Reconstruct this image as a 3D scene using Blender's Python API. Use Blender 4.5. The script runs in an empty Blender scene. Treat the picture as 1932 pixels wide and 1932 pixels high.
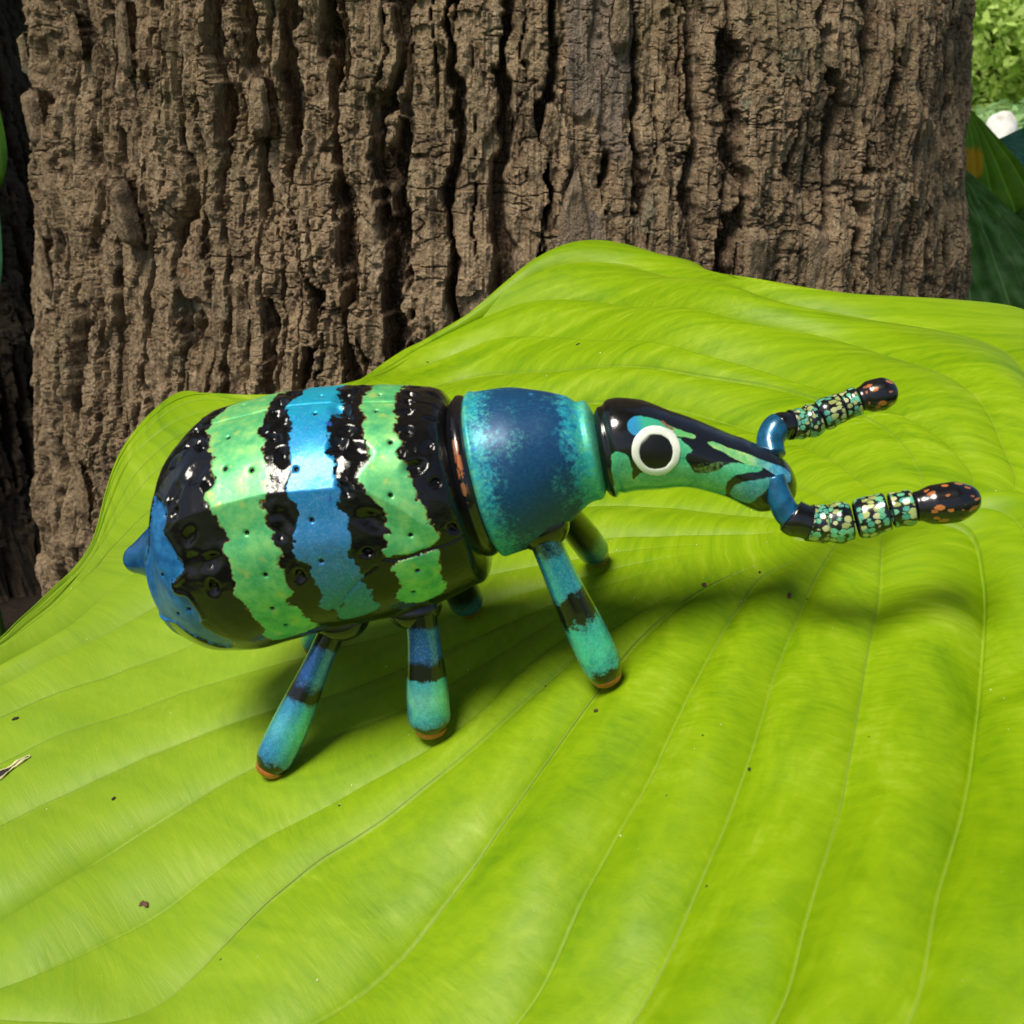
import bpy, math, random
import numpy as np
from mathutils import Vector, Matrix

random.seed(7)
SC = bpy.context.scene
COL = SC.collection

# ------------------------------------------------------------------ camera, light, exposure
CAM_POS = np.array([0.0, 0.0, 0.66])
PITCH = math.radians(20)
cam_data = bpy.data.cameras.new('camera')
cam = bpy.data.objects.new('camera', cam_data)
COL.objects.link(cam)
cam.location = CAM_POS
cam.rotation_euler = (math.radians(90) - PITCH, 0, 0)
cam_data.sensor_fit = 'HORIZONTAL'
cam_data.sensor_width = 36.0
cam_data.lens = 36.0 * 2071.0 / 1932.0
cam_data.clip_start = 0.01
cam_data.clip_end = 500
cam_data.dof.use_dof = True
cam_data.dof.focus_distance = 0.34
cam_data.dof.aperture_fstop = 44
SC.camera = cam

SUN_ELEV, SUN_AZ = math.radians(62), math.radians(224)      # azimuth clockwise from +Y: front left, behind the camera
world = bpy.data.worlds.new('World')
SC.world = world
world.use_nodes = True
wn = world.node_tree
sky = wn.nodes.new('ShaderNodeTexSky')
sky.sky_type = 'NISHITA'
sky.sun_disc = False
sky.sun_elevation = SUN_ELEV
sky.sun_rotation = SUN_AZ
sky.dust_density = 2.5
bg = wn.nodes['Background']
bg.inputs['Strength'].default_value = 0.07
wn.links.new(sky.outputs['Color'], bg.inputs['Color'])
sun_data = bpy.data.lights.new('sun', 'SUN')
sun_data.energy = 4.0
sun_data.angle = math.radians(24)
sun_data.color = (1.0, 0.93, 0.80)
sun = bpy.data.objects.new('sun', sun_data)
COL.objects.link(sun)
sdir = Vector((math.sin(SUN_AZ) * math.cos(SUN_ELEV), math.cos(SUN_AZ) * math.cos(SUN_ELEV), math.sin(SUN_ELEV)))
sun.rotation_euler = sdir.to_track_quat('Z', 'Y').to_euler()
sun.location = sdir * 20
SC.view_settings.view_transform = 'Standard'
SC.view_settings.look = 'None'
SC.view_settings.gamma = 1
SC.view_settings.use_curve_mapping = False
SC.view_settings.exposure = 0.36

# ------------------------------------------------------------------ helpers
def tag(o, label=None, cat=None, group=None, kind=None):
    if label: o['label'] = label
    if cat: o['category'] = cat
    if group: o['group'] = group
    if kind: o['kind'] = kind
    return o

def empty(name, loc=(0, 0, 0)):
    o = bpy.data.objects.new(name, None)
    o.empty_display_size = 0.02
    COL.objects.link(o)
    o.location = loc
    return o

def mesh_np(name, V, F, mat=None, parent=None, attrs=None, smooth=True):
    V = np.ascontiguousarray(V, np.float32).reshape(-1, 3)
    F = np.ascontiguousarray(F, np.int32)
    k = F.shape[1]
    me = bpy.data.meshes.new(name)
    me.vertices.add(len(V)); me.vertices.foreach_set('co', V.ravel())
    me.loops.add(F.size); me.loops.foreach_set('vertex_index', F.ravel())
    me.polygons.add(len(F)); me.polygons.foreach_set('loop_start', np.arange(0, F.size, k, dtype=np.int32))
    me.polygons.foreach_set('loop_total', np.full(len(F), k, np.int32))
    me.update(calc_edges=True)
    me.validate()
    if smooth:
        me.polygons.foreach_set('use_smooth', np.ones(len(me.polygons), bool))
    for n, a in (attrs or {}).items():
        at = me.attributes.new(n, 'FLOAT', 'POINT')
        at.data.foreach_set('value', np.ascontiguousarray(a, np.float32).ravel())
    o = bpy.data.objects.new(name, me)
    COL.objects.link(o)
    if mat: me.materials.append(mat)
    if parent: o.parent = parent
    return o

def grid_faces(nu, nv, wrap=False, off=0):
    i = np.arange(nu - 1)[:, None]; j = np.arange(nv if wrap else nv - 1)[None]
    j2 = (j + 1) % nv
    a = i * nv + j; b = i * nv + j2; c = (i + 1) * nv + j2; d = (i + 1) * nv + j
    return np.stack([a, b, c, d], -1).reshape(-1, 4) + off

def grid(name, G, mat=None, parent=None, attrs=None, wrap=False, flip=False):
    F = grid_faces(G.shape[0], G.shape[1], wrap)
    if flip: F = F[:, ::-1]
    return mesh_np(name, G.reshape(-1, 3), F, mat, parent, attrs)

def hsh(ix, iy, iz, seed=0):
    h = (ix.astype(np.int64) * 374761393 + iy.astype(np.int64) * 668265263 + iz.astype(np.int64) * 2147483647 + seed * 974634777) & 0xffffffff
    h = ((h ^ (h >> 13)) * 1274126177) & 0xffffffff
    h = ((h ^ (h >> 16)) * 2246822519) & 0xffffffff
    return ((h ^ (h >> 15)) & 0xffffff) / float(0xffffff)

def vnoise(x, y, z=0.0, seed=0):
    x, y, z = np.broadcast_arrays(np.asarray(x, float), np.asarray(y, float), np.asarray(z, float))
    fx, fy, fz = np.floor(x), np.floor(y), np.floor(z)
    u, v, w = x - fx, y - fy, z - fz
    u = u * u * u * (u * (u * 6 - 15) + 10); v = v * v * v * (v * (v * 6 - 15) + 10); w = w * w * (3 - 2 * w)
    r = 0
    flat = bool(np.all(w == 0))
    for dz in ((0,) if flat else (0, 1)):
        wz = 1.0 if flat else (w if dz else 1 - w)
        for dy in (0, 1):
            wy = v if dy else 1 - v
            for dx in (0, 1):
                wx = u if dx else 1 - u
                r = r + wx * wy * wz * hsh(fx + dx, fy + dy, fz + dz, seed)
    return r * 2 - 1

def fbm(x, y, z=0.0, o=4, seed=0, gain=0.5):
    r = 0; a = 1.0; t = 0
    for k in range(o):
        r = r + a * vnoise(np.asarray(x) * 2 ** k, np.asarray(y) * 2 ** k, np.asarray(z) * 2 ** k, seed + k * 17)
        t += a; a *= gain
    return r / t

def voro(x, y, seed=0, jit=0.9):
    fx, fy = np.floor(x), np.floor(y)
    d1 = np.full(x.shape, 9.0); d2 = np.full(x.shape, 9.0); idv = np.zeros(x.shape)
    z0 = np.zeros(x.shape)
    for dy in (-1, 0, 1):
        for dx in (-1, 0, 1):
            cx, cy = fx + dx, fy + dy
            px = cx + .5 + jit * (hsh(cx, cy, z0, seed) - .5); py = cy + .5 + jit * (hsh(cx, cy, z0, seed + 1) - .5)
            d = np.hypot(px - x, py - y)
            nid = hsh(cx, cy, z0, seed + 2)
            c = d < d1
            d2 = np.where(c, d1, np.minimum(d2, d)); idv = np.where(c, nid, idv); d1 = np.where(c, d, d1)
    return d1, d2, idv

def sstep(a, b, x):
    t = np.clip((x - a) / (b - a), 0, 1)
    return t * t * (3 - 2 * t)

def poly_sd(px, py, poly):
    """signed distance to a closed polygon, negative inside"""
    P = np.asarray(poly, float); Q = np.roll(P, -1, 0)
    d = np.full(px.shape, 1e9); ins = np.zeros(px.shape, bool)
    for (x0, y0), (x1, y1) in zip(P, Q):
        ex, ey = x1 - x0, y1 - y0; L = ex * ex + ey * ey + 1e-12
        t = np.clip(((px - x0) * ex + (py - y0) * ey) / L, 0, 1)
        d = np.minimum(d, (px - x0 - t * ex) ** 2 + (py - y0 - t * ey) ** 2)
        c = ((y0 > py) != (y1 > py)) & (px < (x1 - x0) * (py - y0) / (y1 - y0 + 1e-12) + x0)
        ins ^= c
    d = np.sqrt(d)
    return np.where(ins, -d, d)

def line_d(px, py, pts):
    d = np.full(px.shape, 1e9)
    for (x0, y0), (x1, y1) in zip(pts[:-1], pts[1:]):
        ex, ey = x1 - x0, y1 - y0
        t = np.clip(((px - x0) * ex + (py - y0) * ey) / (ex * ex + ey * ey + 1e-12), 0, 1)
        d = np.minimum(d, (px - x0 - t * ex) ** 2 + (py - y0 - t * ey) ** 2)
    return np.sqrt(d)

def cub(xs, ys, x):
    """monotone cubic through knots"""
    xs = np.asarray(xs, float); ys = np.asarray(ys, float)
    d = np.diff(ys) / np.diff(xs); m = np.zeros_like(ys)
    ok = d[1:] * d[:-1] > 0
    m[1:-1] = np.where(ok, 2 * d[1:] * d[:-1] / np.where(ok, d[1:] + d[:-1], 1), 0)
    m[0], m[-1] = d[0], d[-1]
    i = np.clip(np.searchsorted(xs, x) - 1, 0, len(xs) - 2); h = xs[i + 1] - xs[i]; u = (x - xs[i]) / h
    return (2*u**3-3*u**2+1)*ys[i] + (u**3-2*u**2+u)*h*m[i] + (-2*u**3+3*u**2)*ys[i+1] + (u**3-u**2)*h*m[i+1]

def catmull(P, n, closed=False):
    """arc-length resampled Catmull-Rom through points"""
    P = np.asarray(P, float)
    Q = np.vstack([2 * P[0] - P[1], P, 2 * P[-1] - P[-2]])
    out = []
    for i in range(1, len(Q) - 2):
        p0, p1, p2, p3 = Q[i-1], Q[i], Q[i+1], Q[i+2]
        t0 = 0; t1 = t0 + max(np.linalg.norm(p1-p0), 1e-6)**.5; t2 = t1 + max(np.linalg.norm(p2-p1), 1e-6)**.5; t3 = t2 + max(np.linalg.norm(p3-p2), 1e-6)**.5
        t = np.linspace(t1, t2, 24, endpoint=False)[:, None]
        A1 = (t1-t)/(t1-t0)*p0+(t-t0)/(t1-t0)*p1; A2 = (t2-t)/(t2-t1)*p1+(t-t1)/(t2-t1)*p2; A3 = (t3-t)/(t3-t2)*p2+(t-t2)/(t3-t2)*p3
        B1 = (t2-t)/(t2-t0)*A1+(t-t0)/(t2-t0)*A2; B2 = (t3-t)/(t3-t1)*A2+(t-t1)/(t3-t1)*A3
        out.append((t2-t)/(t2-t1)*B1+(t-t1)/(t2-t1)*B2)
    out = np.vstack(out + [P[-1:]])
    s = np.r_[0, np.cumsum(np.linalg.norm(np.diff(out, axis=0), axis=1))]
    q = np.linspace(0, s[-1], n)
    return np.stack([np.interp(q, s, out[:, k]) for k in range(out.shape[1])], 1)

def tube(path, rad, nv=16, flat=1.0):
    """rings round a path; rad may be an array"""
    P = np.asarray(path, float); n = len(P); rad = np.broadcast_to(np.asarray(rad, float), (n,))
    T = np.gradient(P, axis=0); T /= np.linalg.norm(T, axis=1, keepdims=True) + 1e-12
    up = np.array([0.13, 0.21, 0.97]); G = []
    a = np.linspace(0, 2 * np.pi, nv, endpoint=False)
    for i in range(n):
        X = np.cross(up, T[i]); X /= np.linalg.norm(X) + 1e-12; Y = np.cross(T[i], X)
        G.append(P[i] + rad[i] * (np.cos(a)[:, None] * X + flat * np.sin(a)[:, None] * Y))
    return np.array(G)

# ------------------------------------------------------------------ material helpers
class NT:
    def __init__(s, name):
        s.m = bpy.data.materials.new(name); s.m.use_nodes = True
        s.t = s.m.node_tree; s.p = s.t.nodes['Principled BSDF']; s.out = s.t.nodes['Material Output']
    def n(s, typ, **kw):
        nd = s.t.nodes.new(typ)
        for k, v in kw.items(): setattr(nd, k, v)
        return nd
    def link(s, a, b): s.t.links.new(a, b)
    def setin(s, nd, i, v):
        if hasattr(v, 'is_output'): s.link(v, nd.inputs[i])
        else: nd.inputs[i].default_value = v
    def math(s, op, a, b=0.0, c=0.0, clamp=False):
        nd = s.n('ShaderNodeMath', operation=op, use_clamp=clamp)
        s.setin(nd, 0, a); s.setin(nd, 1, b); s.setin(nd, 2, c)
        return nd.outputs[0]
    def attr(s, name): return s.n('ShaderNodeAttribute', attribute_name=name).outputs['Fac']
    def obj(s): return s.n('ShaderNodeTexCoord').outputs['Object']
    def noise(s, scale, detail=4, rough=.55, vec=None, dist=0.0, color=False):
        nd = s.n('ShaderNodeTexNoise'); nd.inputs['Scale'].default_value = scale
        nd.inputs['Detail'].default_value = detail; nd.inputs['Roughness'].default_value = rough; nd.inputs['Distortion'].default_value = dist
        s.link(vec if vec is not None else s.obj(), nd.inputs['Vector'])
        return nd.outputs['Color' if color else 'Fac']
    def voro(s, scale, feature='F1', vec=None, out='Distance', rnd=1.0):
        nd = s.n('ShaderNodeTexVoronoi', feature=feature); nd.inputs['Scale'].default_value = scale
        nd.inputs['Randomness'].default_value = rnd
        s.link(vec if vec is not None else s.obj(), nd.inputs['Vector'])
        return nd.outputs[out]
    def scale(s, v, xyz):
        nd = s.n('ShaderNodeVectorMath', operation='MULTIPLY'); s.link(v, nd.inputs[0]); nd.inputs[1].default_value = xyz
        return nd.outputs[0]
    def comb(s, x, y, z=0.0):
        nd = s.n('ShaderNodeCombineXYZ'); s.setin(nd, 0, x); s.setin(nd, 1, y); s.setin(nd, 2, z); return nd.outputs[0]
    def rng(s, v, a, b, c=0.0, d=1.0, smooth=False):
        nd = s.n('ShaderNodeMapRange', interpolation_type='SMOOTHSTEP' if smooth else 'LINEAR')
        s.setin(nd, 0, v); nd.inputs[1].default_value = a; nd.inputs[2].default_value = b; nd.inputs[3].default_value = c; nd.inputs[4].default_value = d
        return nd.outputs[0]
    def mix(s, f, a, b, blend='MIX'):
        nd = s.n('ShaderNodeMix', data_type='RGBA', blend_type=blend)
        s.setin(nd, 0, f)
        for i, v in ((6, a), (7, b)):
            if hasattr(v, 'is_output'): s.link(v, nd.inputs[i])
            else: nd.inputs[i].default_value = (*v, 1) if len(v) == 3 else v
        return nd.outputs[2]
    def ramp(s, f, stops, interp='LINEAR'):
        nd = s.n('ShaderNodeValToRGB'); cr = nd.color_ramp; cr.interpolation = interp
        while len(cr.elements) < len(stops): cr.elements.new(0.5)
        for e, (p, c) in zip(cr.elements, stops): e.position = p; e.color = (*c, 1)
        s.setin(nd, 0, f); return nd.outputs[0]
    def bump(s, h, strength, dist, normal=None):
        nd = s.n('ShaderNodeBump'); nd.inputs['Strength'].default_value = strength; nd.inputs['Distance'].default_value = dist
        s.link(h, nd.inputs['Height'])
        if normal is not None: s.link(normal, nd.inputs['Normal'])
        return nd.outputs[0]
    def base(s, color, rough=.5, metal=0.0, spec=.5, coat=0.0, coat_rough=.05, normal=None, coat_normal=None):
        for k, v in (('Base Color', color), ('Roughness', rough), ('Metallic', metal), ('Specular IOR Level', spec), ('Coat Weight', coat), ('Coat Roughness', coat_rough)):
            if hasattr(v, 'is_output'): s.link(v, s.p.inputs[k])
            elif k == 'Base Color': s.p.inputs[k].default_value = (*v, 1)
            else: s.p.inputs[k].default_value = v
        if normal is not None: s.link(normal, s.p.inputs['Normal'])
        if coat_normal is not None: s.link(coat_normal, s.p.inputs['Coat Normal'])
        return s.m

# ------------------------------------------------------------------ materials of the setting
def mat_bark(name='bark', tone=1.0):
    m = NT(name); o = m.obj()
    st = m.scale(o, (1, 1, .45))
    n1 = m.noise(26, 6, .62, st); n2 = m.noise(150, 5, .7, st); n3 = m.noise(420, 3, .7)
    c = m.ramp(n1, [(.36, (.058, .032, .017)), (.46, (.16, .097, .053)), (.56, (.27, .177, .102)), (.66, (.47, .345, .215))])
    g = m.ramp(n2, [(.38, (.035, .021, .013)), (.5, (.20, .135, .084)), (.60, (.58, .46, .31))])
    g2 = m.noise(75, 6, .75, m.scale(o, (1, 1, .14))); c = m.mix(.5, c, g); c = m.mix(m.rng(g2, .38, .54, .75, 0), c, (.045, .028, .018)); c = m.mix(m.rng(g2, .54, .66, 0, .6), c, (.56, .45, .32))
    c = m.mix(m.math('MULTIPLY', m.rng(m.attr('hgt'), .45, 1.0, smooth=True), .55), c, (.52, .375, .225))  # raised ridges painted lighter, as if lit
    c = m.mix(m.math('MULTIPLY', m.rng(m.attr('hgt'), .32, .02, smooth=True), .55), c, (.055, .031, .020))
    c = m.mix(m.math('MULTIPLY', m.rng(m.noise(70, 3, .6), .62, .75, smooth=True), .5), c, (.36, .19, .09))
    c = m.mix(m.math('MULTIPLY', m.rng(m.noise(9, 4, .6), .56, .7, smooth=True), .3), c, (.13, .15, .05))
    c = m.mix(m.attr('bare'), c, m.mix(m.noise(60, 4, .6, st), (.21, .155, .115), (.32, .25, .19)))
    c = m.mix(m.math('MULTIPLY', m.rng(n3, .55, .7), .62), c, (.66, .52, .34))
    lich = m.math('MULTIPLY', m.rng(m.noise(38, 5, .7), .60, .66), m.rng(m.noise(7, 2), .5, .62)); c = m.mix(m.math('MULTIPLY', lich, .55), c, (.36, .38, .27))
    b = m.bump(n2, 1.0, .006); b = m.bump(n3, .9, .0026, b)
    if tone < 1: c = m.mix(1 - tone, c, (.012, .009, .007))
    return m.base(c, .92, spec=.25, normal=b)

def mat_leafy(name, dark, light, rough=.5, trans=.3, scale=1.5, rnd=True):
    m = NT(name)
    f = m.noise(scale, 3)
    if rnd: f = m.math('ADD', m.math('MULTIPLY', m.attr('rnd'), .6), m.math('MULTIPLY', f, .4))
    c = m.ramp(f, [(.2, dark), (.75, light)])
    m.base(c, rough, spec=.35)
    tr = m.n('ShaderNodeBsdfTranslucent'); m.link(c, tr.inputs[0])
    mx = m.n('ShaderNodeMixShader'); mx.inputs[0].default_value = trans
    m.link(m.p.outputs[0], mx.inputs[1]); m.link(tr.outputs[0], mx.inputs[2]); m.link(mx.outputs[0], m.out.inputs[0])
    return m.m

def mat_ground(name, a, b, scale):
    m = NT(name)
    c = m.mix(m.rng(m.noise(scale, 6, .65), .35, .65), a, b)
    return m.base(c, .95, spec=.2, normal=m.bump(m.noise(scale * 6, 5), .6, .02))

# ------------------------------------------------------------------ ground
MULCH = mat_ground('mulch', (.018, .013, .009), (.04, .029, .019), 9)
LAWN = mat_ground('lawn', (.06, .11, .025), (.11, .18, .04), 3)
n = 60
xs = np.sign(np.linspace(-1, 1, n)) * np.abs(np.linspace(-1, 1, n)) ** 3 * 160
X, Y = np.meshgrid(xs, xs + 3, indexing='ij')
Z = 0.03 * fbm(X * .7, Y * .7, o=3, seed=5) * np.clip(1.5 - np.hypot(X, Y) / 90, 0, 1) - .03
tag(grid('ground', np.stack([X, Y, Z], -1), LAWN), kind='structure')
a = np.linspace(0, 2 * np.pi, 72, endpoint=False); r = np.linspace(0, 1, 14)
R_, A_ = np.meshgrid(r, a, indexing='ij')
rr = R_ * (2.7 + .35 * np.sin(3 * A_) + .2 * np.sin(5 * A_ + 1))
X = rr * np.cos(A_); Y = rr * np.sin(A_) + 1.2
Z = .02 + .035 * fbm(X * 3, Y * 3, o=4, seed=9) * (R_ < 1) - .06 * (R_ >= .99)
tag(grid('planting_bed', np.stack([X, Y, Z], -1), MULCH, wrap=True), kind='structure')

# ------------------------------------------------------------------ tree trunks
BARK = mat_bark(); SHADED_BARK = mat_bark('shaded_bark', .28)  # second one is the same bark with shade mixed into its colour

def bark_height(s, z, seed, smoothness=None):
    """bark relief in metres and a 0..1 height for the colour; s = arc length, z = height"""
    wx = s + .010 * fbm(s * 9, z * 5, o=3, seed=seed) + .005 * fbm(s * 40, z * 14, o=3, seed=seed + 1)
    wz = z + .02 * fbm(s * 12, z * 6, o=2, seed=seed + 2)
    k = 1.0 if smoothness is None else 1 - smoothness
    # long wandering fissures between ridges: a main set about 26 mm apart, a finer one in between, both coming and going
    wan = .55 * fbm(s * 9, z * 4.5, o=3, seed=seed + 20) + .30 * fbm(s * 45, z * 26, o=4, seed=seed + 21, gain=.6)
    p1 = np.abs(np.sin(np.pi * (s / .029 + 1.5 * wan)))
    w1 = np.clip(.30 + .75 * fbm(s * 24, z * 7, o=3, seed=seed + 22) + .16 * fbm(s * 90, z * 60, o=3, seed=seed + 23), 0, .75)
    f1 = sstep(0, 1, np.clip((p1 - w1 * .55) / (w1 * .55 + .10), 0, 1)); f1 = 1 - (1 - f1) * sstep(.0, .10, w1)
    p2 = np.abs(np.sin(np.pi * (s / .0135 + 1.9 * wan + .35 * fbm(s * 30, z * 9, o=2, seed=seed + 24))))
    w2 = np.clip(.02 + .40 * fbm(s * 35, z * 11, o=3, seed=seed + 25), 0, .4)
    fs = sstep(0, 1, np.clip((p2 - w2 * .5) / (w2 * .8 + .07), 0, 1)); fs = 1 - (1 - fs) * sstep(.01, .08, w2)
    # ragged cross cracks and crumbs
    cn = np.abs(fbm(s * 34, z * 75, o=3, seed=seed + 26)); cm_ = sstep(-.05, .3, fbm(s * 28, z * 22, o=2, seed=seed + 27))
    f2 = 1 - (1 - sstep(.0, .06, cn)) * cm_
    c3 = np.abs(fbm(s * 85, z * 120, o=3, seed=seed + 28)); f3 = sstep(.0, .10, c3)
    st = .5 + .5 * vnoise(s * 45 + 2 * wan, z * 16, seed=seed + 30); st = np.floor(st * 4 + .35 * fbm(s * 90, z * 90, o=2, seed=seed + 31)) / 4
    lam = fbm(s * 150, z * 13, o=5, seed=seed + 6, gain=.6)
    gran = fbm(s * 150, z * 80, o=4, seed=seed + 7, gain=.68)
    lump = fbm(s * 42, z * 26, o=3, seed=seed + 8)
    fine = np.clip(.6 + 1.2 * fbm(s * 10, z * 8, o=2, seed=seed + 9), .15, 1)
    h = .021 * (.12 + .88 * k) * (f1 - 1) + .0080 * (.35 + .65 * k) * (fs - 1) * (.4 + .6 * f1) + .0026 * (f2 - 1) * (.35 + .65 * k) + .0020 * fine * (f3 - 1)
    h += .0110 * k * (st - .5) * f1
    h += .0048 * lam * (.5 + .5 * k) + .0024 * gran * (.4 + .6 * k) + .0055 * (.25 + .75 * k) * lump * .35
    hn = np.clip(f1 ** .6 * (.4 + .6 * fs) * (.6 + .4 * f2) * (.78 + .22 * f3) * (.85 + .5 * gran), 0, 1)
    return h, hn

def oval(a, b, n=2001):
    """arc length table of an oval trunk section; t = 0 is the side that faces -Y"""
    t = np.linspace(-math.pi, math.pi, n); ds = np.sqrt((a * np.cos(t)) ** 2 + (b * np.sin(t)) ** 2)
    s = np.r_[0, np.cumsum(.5 * (ds[1:] + ds[:-1]) * np.diff(t))]
    return t, s - np.interp(0, t, s)

def oval_pt(T, r, ratio, h):
    x, y = r * np.sin(T), -ratio * r * np.cos(T)
    nx, ny = ratio * np.sin(T), -np.cos(T); L = np.hypot(nx, ny)
    return x + h * nx / L, y + h * ny / L

def make_trunk(name, parent, rad, zrows, phi, seed, ratio=1.0, calm=None, mat=None):
    mat = mat or BARK
    PH, ZZ = np.meshgrid(phi, zrows, indexing='ij')
    tt, ss = oval(.36, .36 * ratio)
    S_ = np.interp(PH, tt, ss)
    cm, bare = (calm(S_, ZZ) if calm else (None, np.zeros_like(S_)))
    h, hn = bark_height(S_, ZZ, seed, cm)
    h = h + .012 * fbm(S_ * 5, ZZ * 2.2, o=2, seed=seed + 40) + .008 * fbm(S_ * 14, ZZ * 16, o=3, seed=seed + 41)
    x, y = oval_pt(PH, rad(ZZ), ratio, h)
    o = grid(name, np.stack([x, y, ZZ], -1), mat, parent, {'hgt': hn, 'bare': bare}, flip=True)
    o.data.polygons.foreach_set('use_smooth', np.zeros(len(o.data.polygons), bool))     # crisp grain
    return o

TRX, TRY, TRK = -.008, .88, .657      # centre of the broad trunk, depth over width
def trunk_rad(z): return .3395 + np.clip(.739 - z, -2, 1) * np.where(z < .739, .112, .03) + .05 * np.clip(.16 - z, 0, 1) ** 1.5 * 6

BARE_SPOTS = [(.065, .70, .024, .075), (.048, .585, .016, .03)]      # inner bark laid open: arc position, height, half sizes
def calm(s, z):
    right = sstep(.03, .17, s + .025 * fbm(z * 9, s * 5, o=2, seed=77)) * (1 - sstep(.40, .46, s))
    c = .50 * right + .12 * fbm(s * 7, z * 4, o=2, seed=78)
    b = np.zeros_like(s)
    for x0, z0, a, h in BARE_SPOTS:
        q = np.hypot((s - x0) / a, (z - z0) / h) + .45 * fbm(s * 45, z * 22, o=3, seed=79)
        b = np.maximum(b, 1 - sstep(.8, .95, q))
    return np.clip(np.maximum(c, b * .93), 0, 1), b

tree = tag(empty('tree', (TRX, TRY, 0)), 'broad tree trunk with rough furrowed grey brown bark behind the bright leaf', 'tree')
zr = np.r_[np.linspace(-.05, .13, 14), np.linspace(.135, .44, 210), np.linspace(.4407, .80, 520), np.linspace(.81, 3.2, 50)]
ph = np.r_[np.linspace(-math.pi, math.radians(-97), 26), np.linspace(math.radians(-96), math.radians(94), 960), np.linspace(math.radians(95), math.pi, 26)]
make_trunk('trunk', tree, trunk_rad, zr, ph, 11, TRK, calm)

tree2 = tag(empty('tree', (-1.005, 1.62, 0)), 'shaded second tree trunk at the left edge, just beside the broad trunk', 'tree')
zr2 = np.r_[np.linspace(-.05, .1, 6), np.linspace(.11, .9, 260), np.linspace(.92, 3.0, 30)]
ph2 = np.r_[np.linspace(-math.pi, math.radians(-20), 30), np.linspace(math.radians(-18), math.radians(110), 220), np.linspace(math.radians(114), math.pi, 20)]
make_trunk('trunk', tree2, lambda z: .325 + np.clip(.85 - z, -1.2, 1) * np.where(z < .85, .10, .03), zr2, ph2, 43, mat=SHADED_BARK)

# loose bark plates lifting off the broad trunk
ARC_T, ARC_S = oval(.36, .36 * TRK)
def bark_plate(arc, z, w, h, lift, seed, bare=0.0, pointed=0.0):
    nu, nv = 15, 21
    u = np.linspace(-1, 1, nu)[:, None] * np.ones((1, nv)); v = np.linspace(-1, 1, nv)[None] * np.ones((nu, 1))
    wid = (1 - pointed * sstep(-.2, 1.0, v)) * (1 - .25 * np.abs(v) ** 4)
    s = u * w * wid * (1 + .16 * fbm(v * 3 + seed, u * .6, o=3, seed=seed)) + .15 * w * fbm(v * 1.6, seed, o=2, seed=seed)
    zz = v * h * (1 + .12 * fbm(u * 2.5 + seed, v * .3, o=3, seed=seed + 1))
    edge = np.minimum(1 - np.abs(u), 1 - np.abs(v))
    th = lift * sstep(0, .34, edge) + .0013 * fbm(u * 6, v * 5, o=3, seed=seed + 2) + lift * .5 * v
    Zc = z + zz; P = np.interp(arc + s, ARC_S, ARC_T)
    x, y = oval_pt(P, trunk_rad(Zc), TRK, th - .005); G = np.stack([x, y, Zc], -1)
    x, y = oval_pt(P, trunk_rad(Zc), TRK, th - .017 - lift * .5); bk = np.stack([x, y, Zc], -1)
    per = [(i, 0) for i in range(nu)] + [(nu - 1, j) for j in range(1, nv)] + [(i, nv - 1) for i in range(nu - 2, -1, -1)] + [(0, j) for j in range(nv - 2, 0, -1)]
    V = G.reshape(-1, 3); F = grid_faces(nu, nv)[:, ::-1].tolist(); off = len(V)
    B = np.array([bk[i, j] for i, j in per]); k = len(per)
    for a_ in range(k):
        b_ = (a_ + 1) % k; i0 = per[a_][0] * nv + per[a_][1]; i1 = per[b_][0] * nv + per[b_][1]
        F.append([i0, i1, off + b_, off + a_])
    hn = np.r_[(.55 + .4 * sstep(0, .4, edge)).ravel(), np.full(k, .1)]
    return mesh_np('bark_plate', np.vstack([V, B]), np.array(F), BARK, tree, {'hgt': hn, 'bare': np.full(len(hn), bare)})

rs = np.random.RandomState(5)
PLATES = [(.045, .597, .013, .034, .009, .55, .85), (.155, .575, .009, .024, .010, .1, 0), (.20, .57, .011, .03, .008, .2, .3), (-.245, .60, .007, .022, .011, .2, .6),
          (-.36, .655, .010, .02, .008, .1, 0), (.095, .555, .010, .022, .008, .2, 0)]
for i, (sa, z, w, h, lf, br, pt) in enumerate(PLATES):
    bark_plate(sa, z, w, h, lf, 300 + i * 9, br, pt)
for i in range(22):
    sa = rs.uniform(-.42, .36); z = rs.uniform(.34 if sa < -.15 else .50, .755)
    bark_plate(sa, z, rs.uniform(.004, .008), rs.uniform(.008, .022), rs.uniform(.002, .005), 500 + i * 7, rs.choice([0, 0, .25]), rs.choice([.2, .4, .8]))

# unseen crown added to shade the place, gap cut toward the sun; five limbs carry it
ADDED_CROWN = mat_leafy('added_crown_leaf', (.035, .08, .015), (.07, .14, .03), .5, .3)
rc = np.random.RandomState(12); nl = 6500
d = rc.normal(size=(nl, 3)); d /= np.linalg.norm(d, axis=1, keepdims=True)
P = d * rc.uniform(.15, 1, (nl, 1)) ** .4 * np.array([3.4, 3.4, 1.4]) + np.array([-.2, -1.2, 5.4])
P += .5 * np.stack([vnoise(P[:, 0], P[:, 1], P[:, 2], 5 + q) for q in range(3)], 1)
sd_ = np.array(sdir); keep = np.ones(nl, bool)
for q in ((0, .25, .5), (.05, .15, .5), (.1, .5, .6)):
    v = P - np.array(q); keep &= (v @ sd_) / np.linalg.norm(v, axis=1) < math.cos(math.radians(11))
P = P[keep] - np.array([TRX, TRY, 0]); nl = len(P)
n_ = rc.normal(size=(nl, 3)) * .6 + np.array([0, 0, .9]); n_ /= np.linalg.norm(n_, axis=1, keepdims=True)
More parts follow.
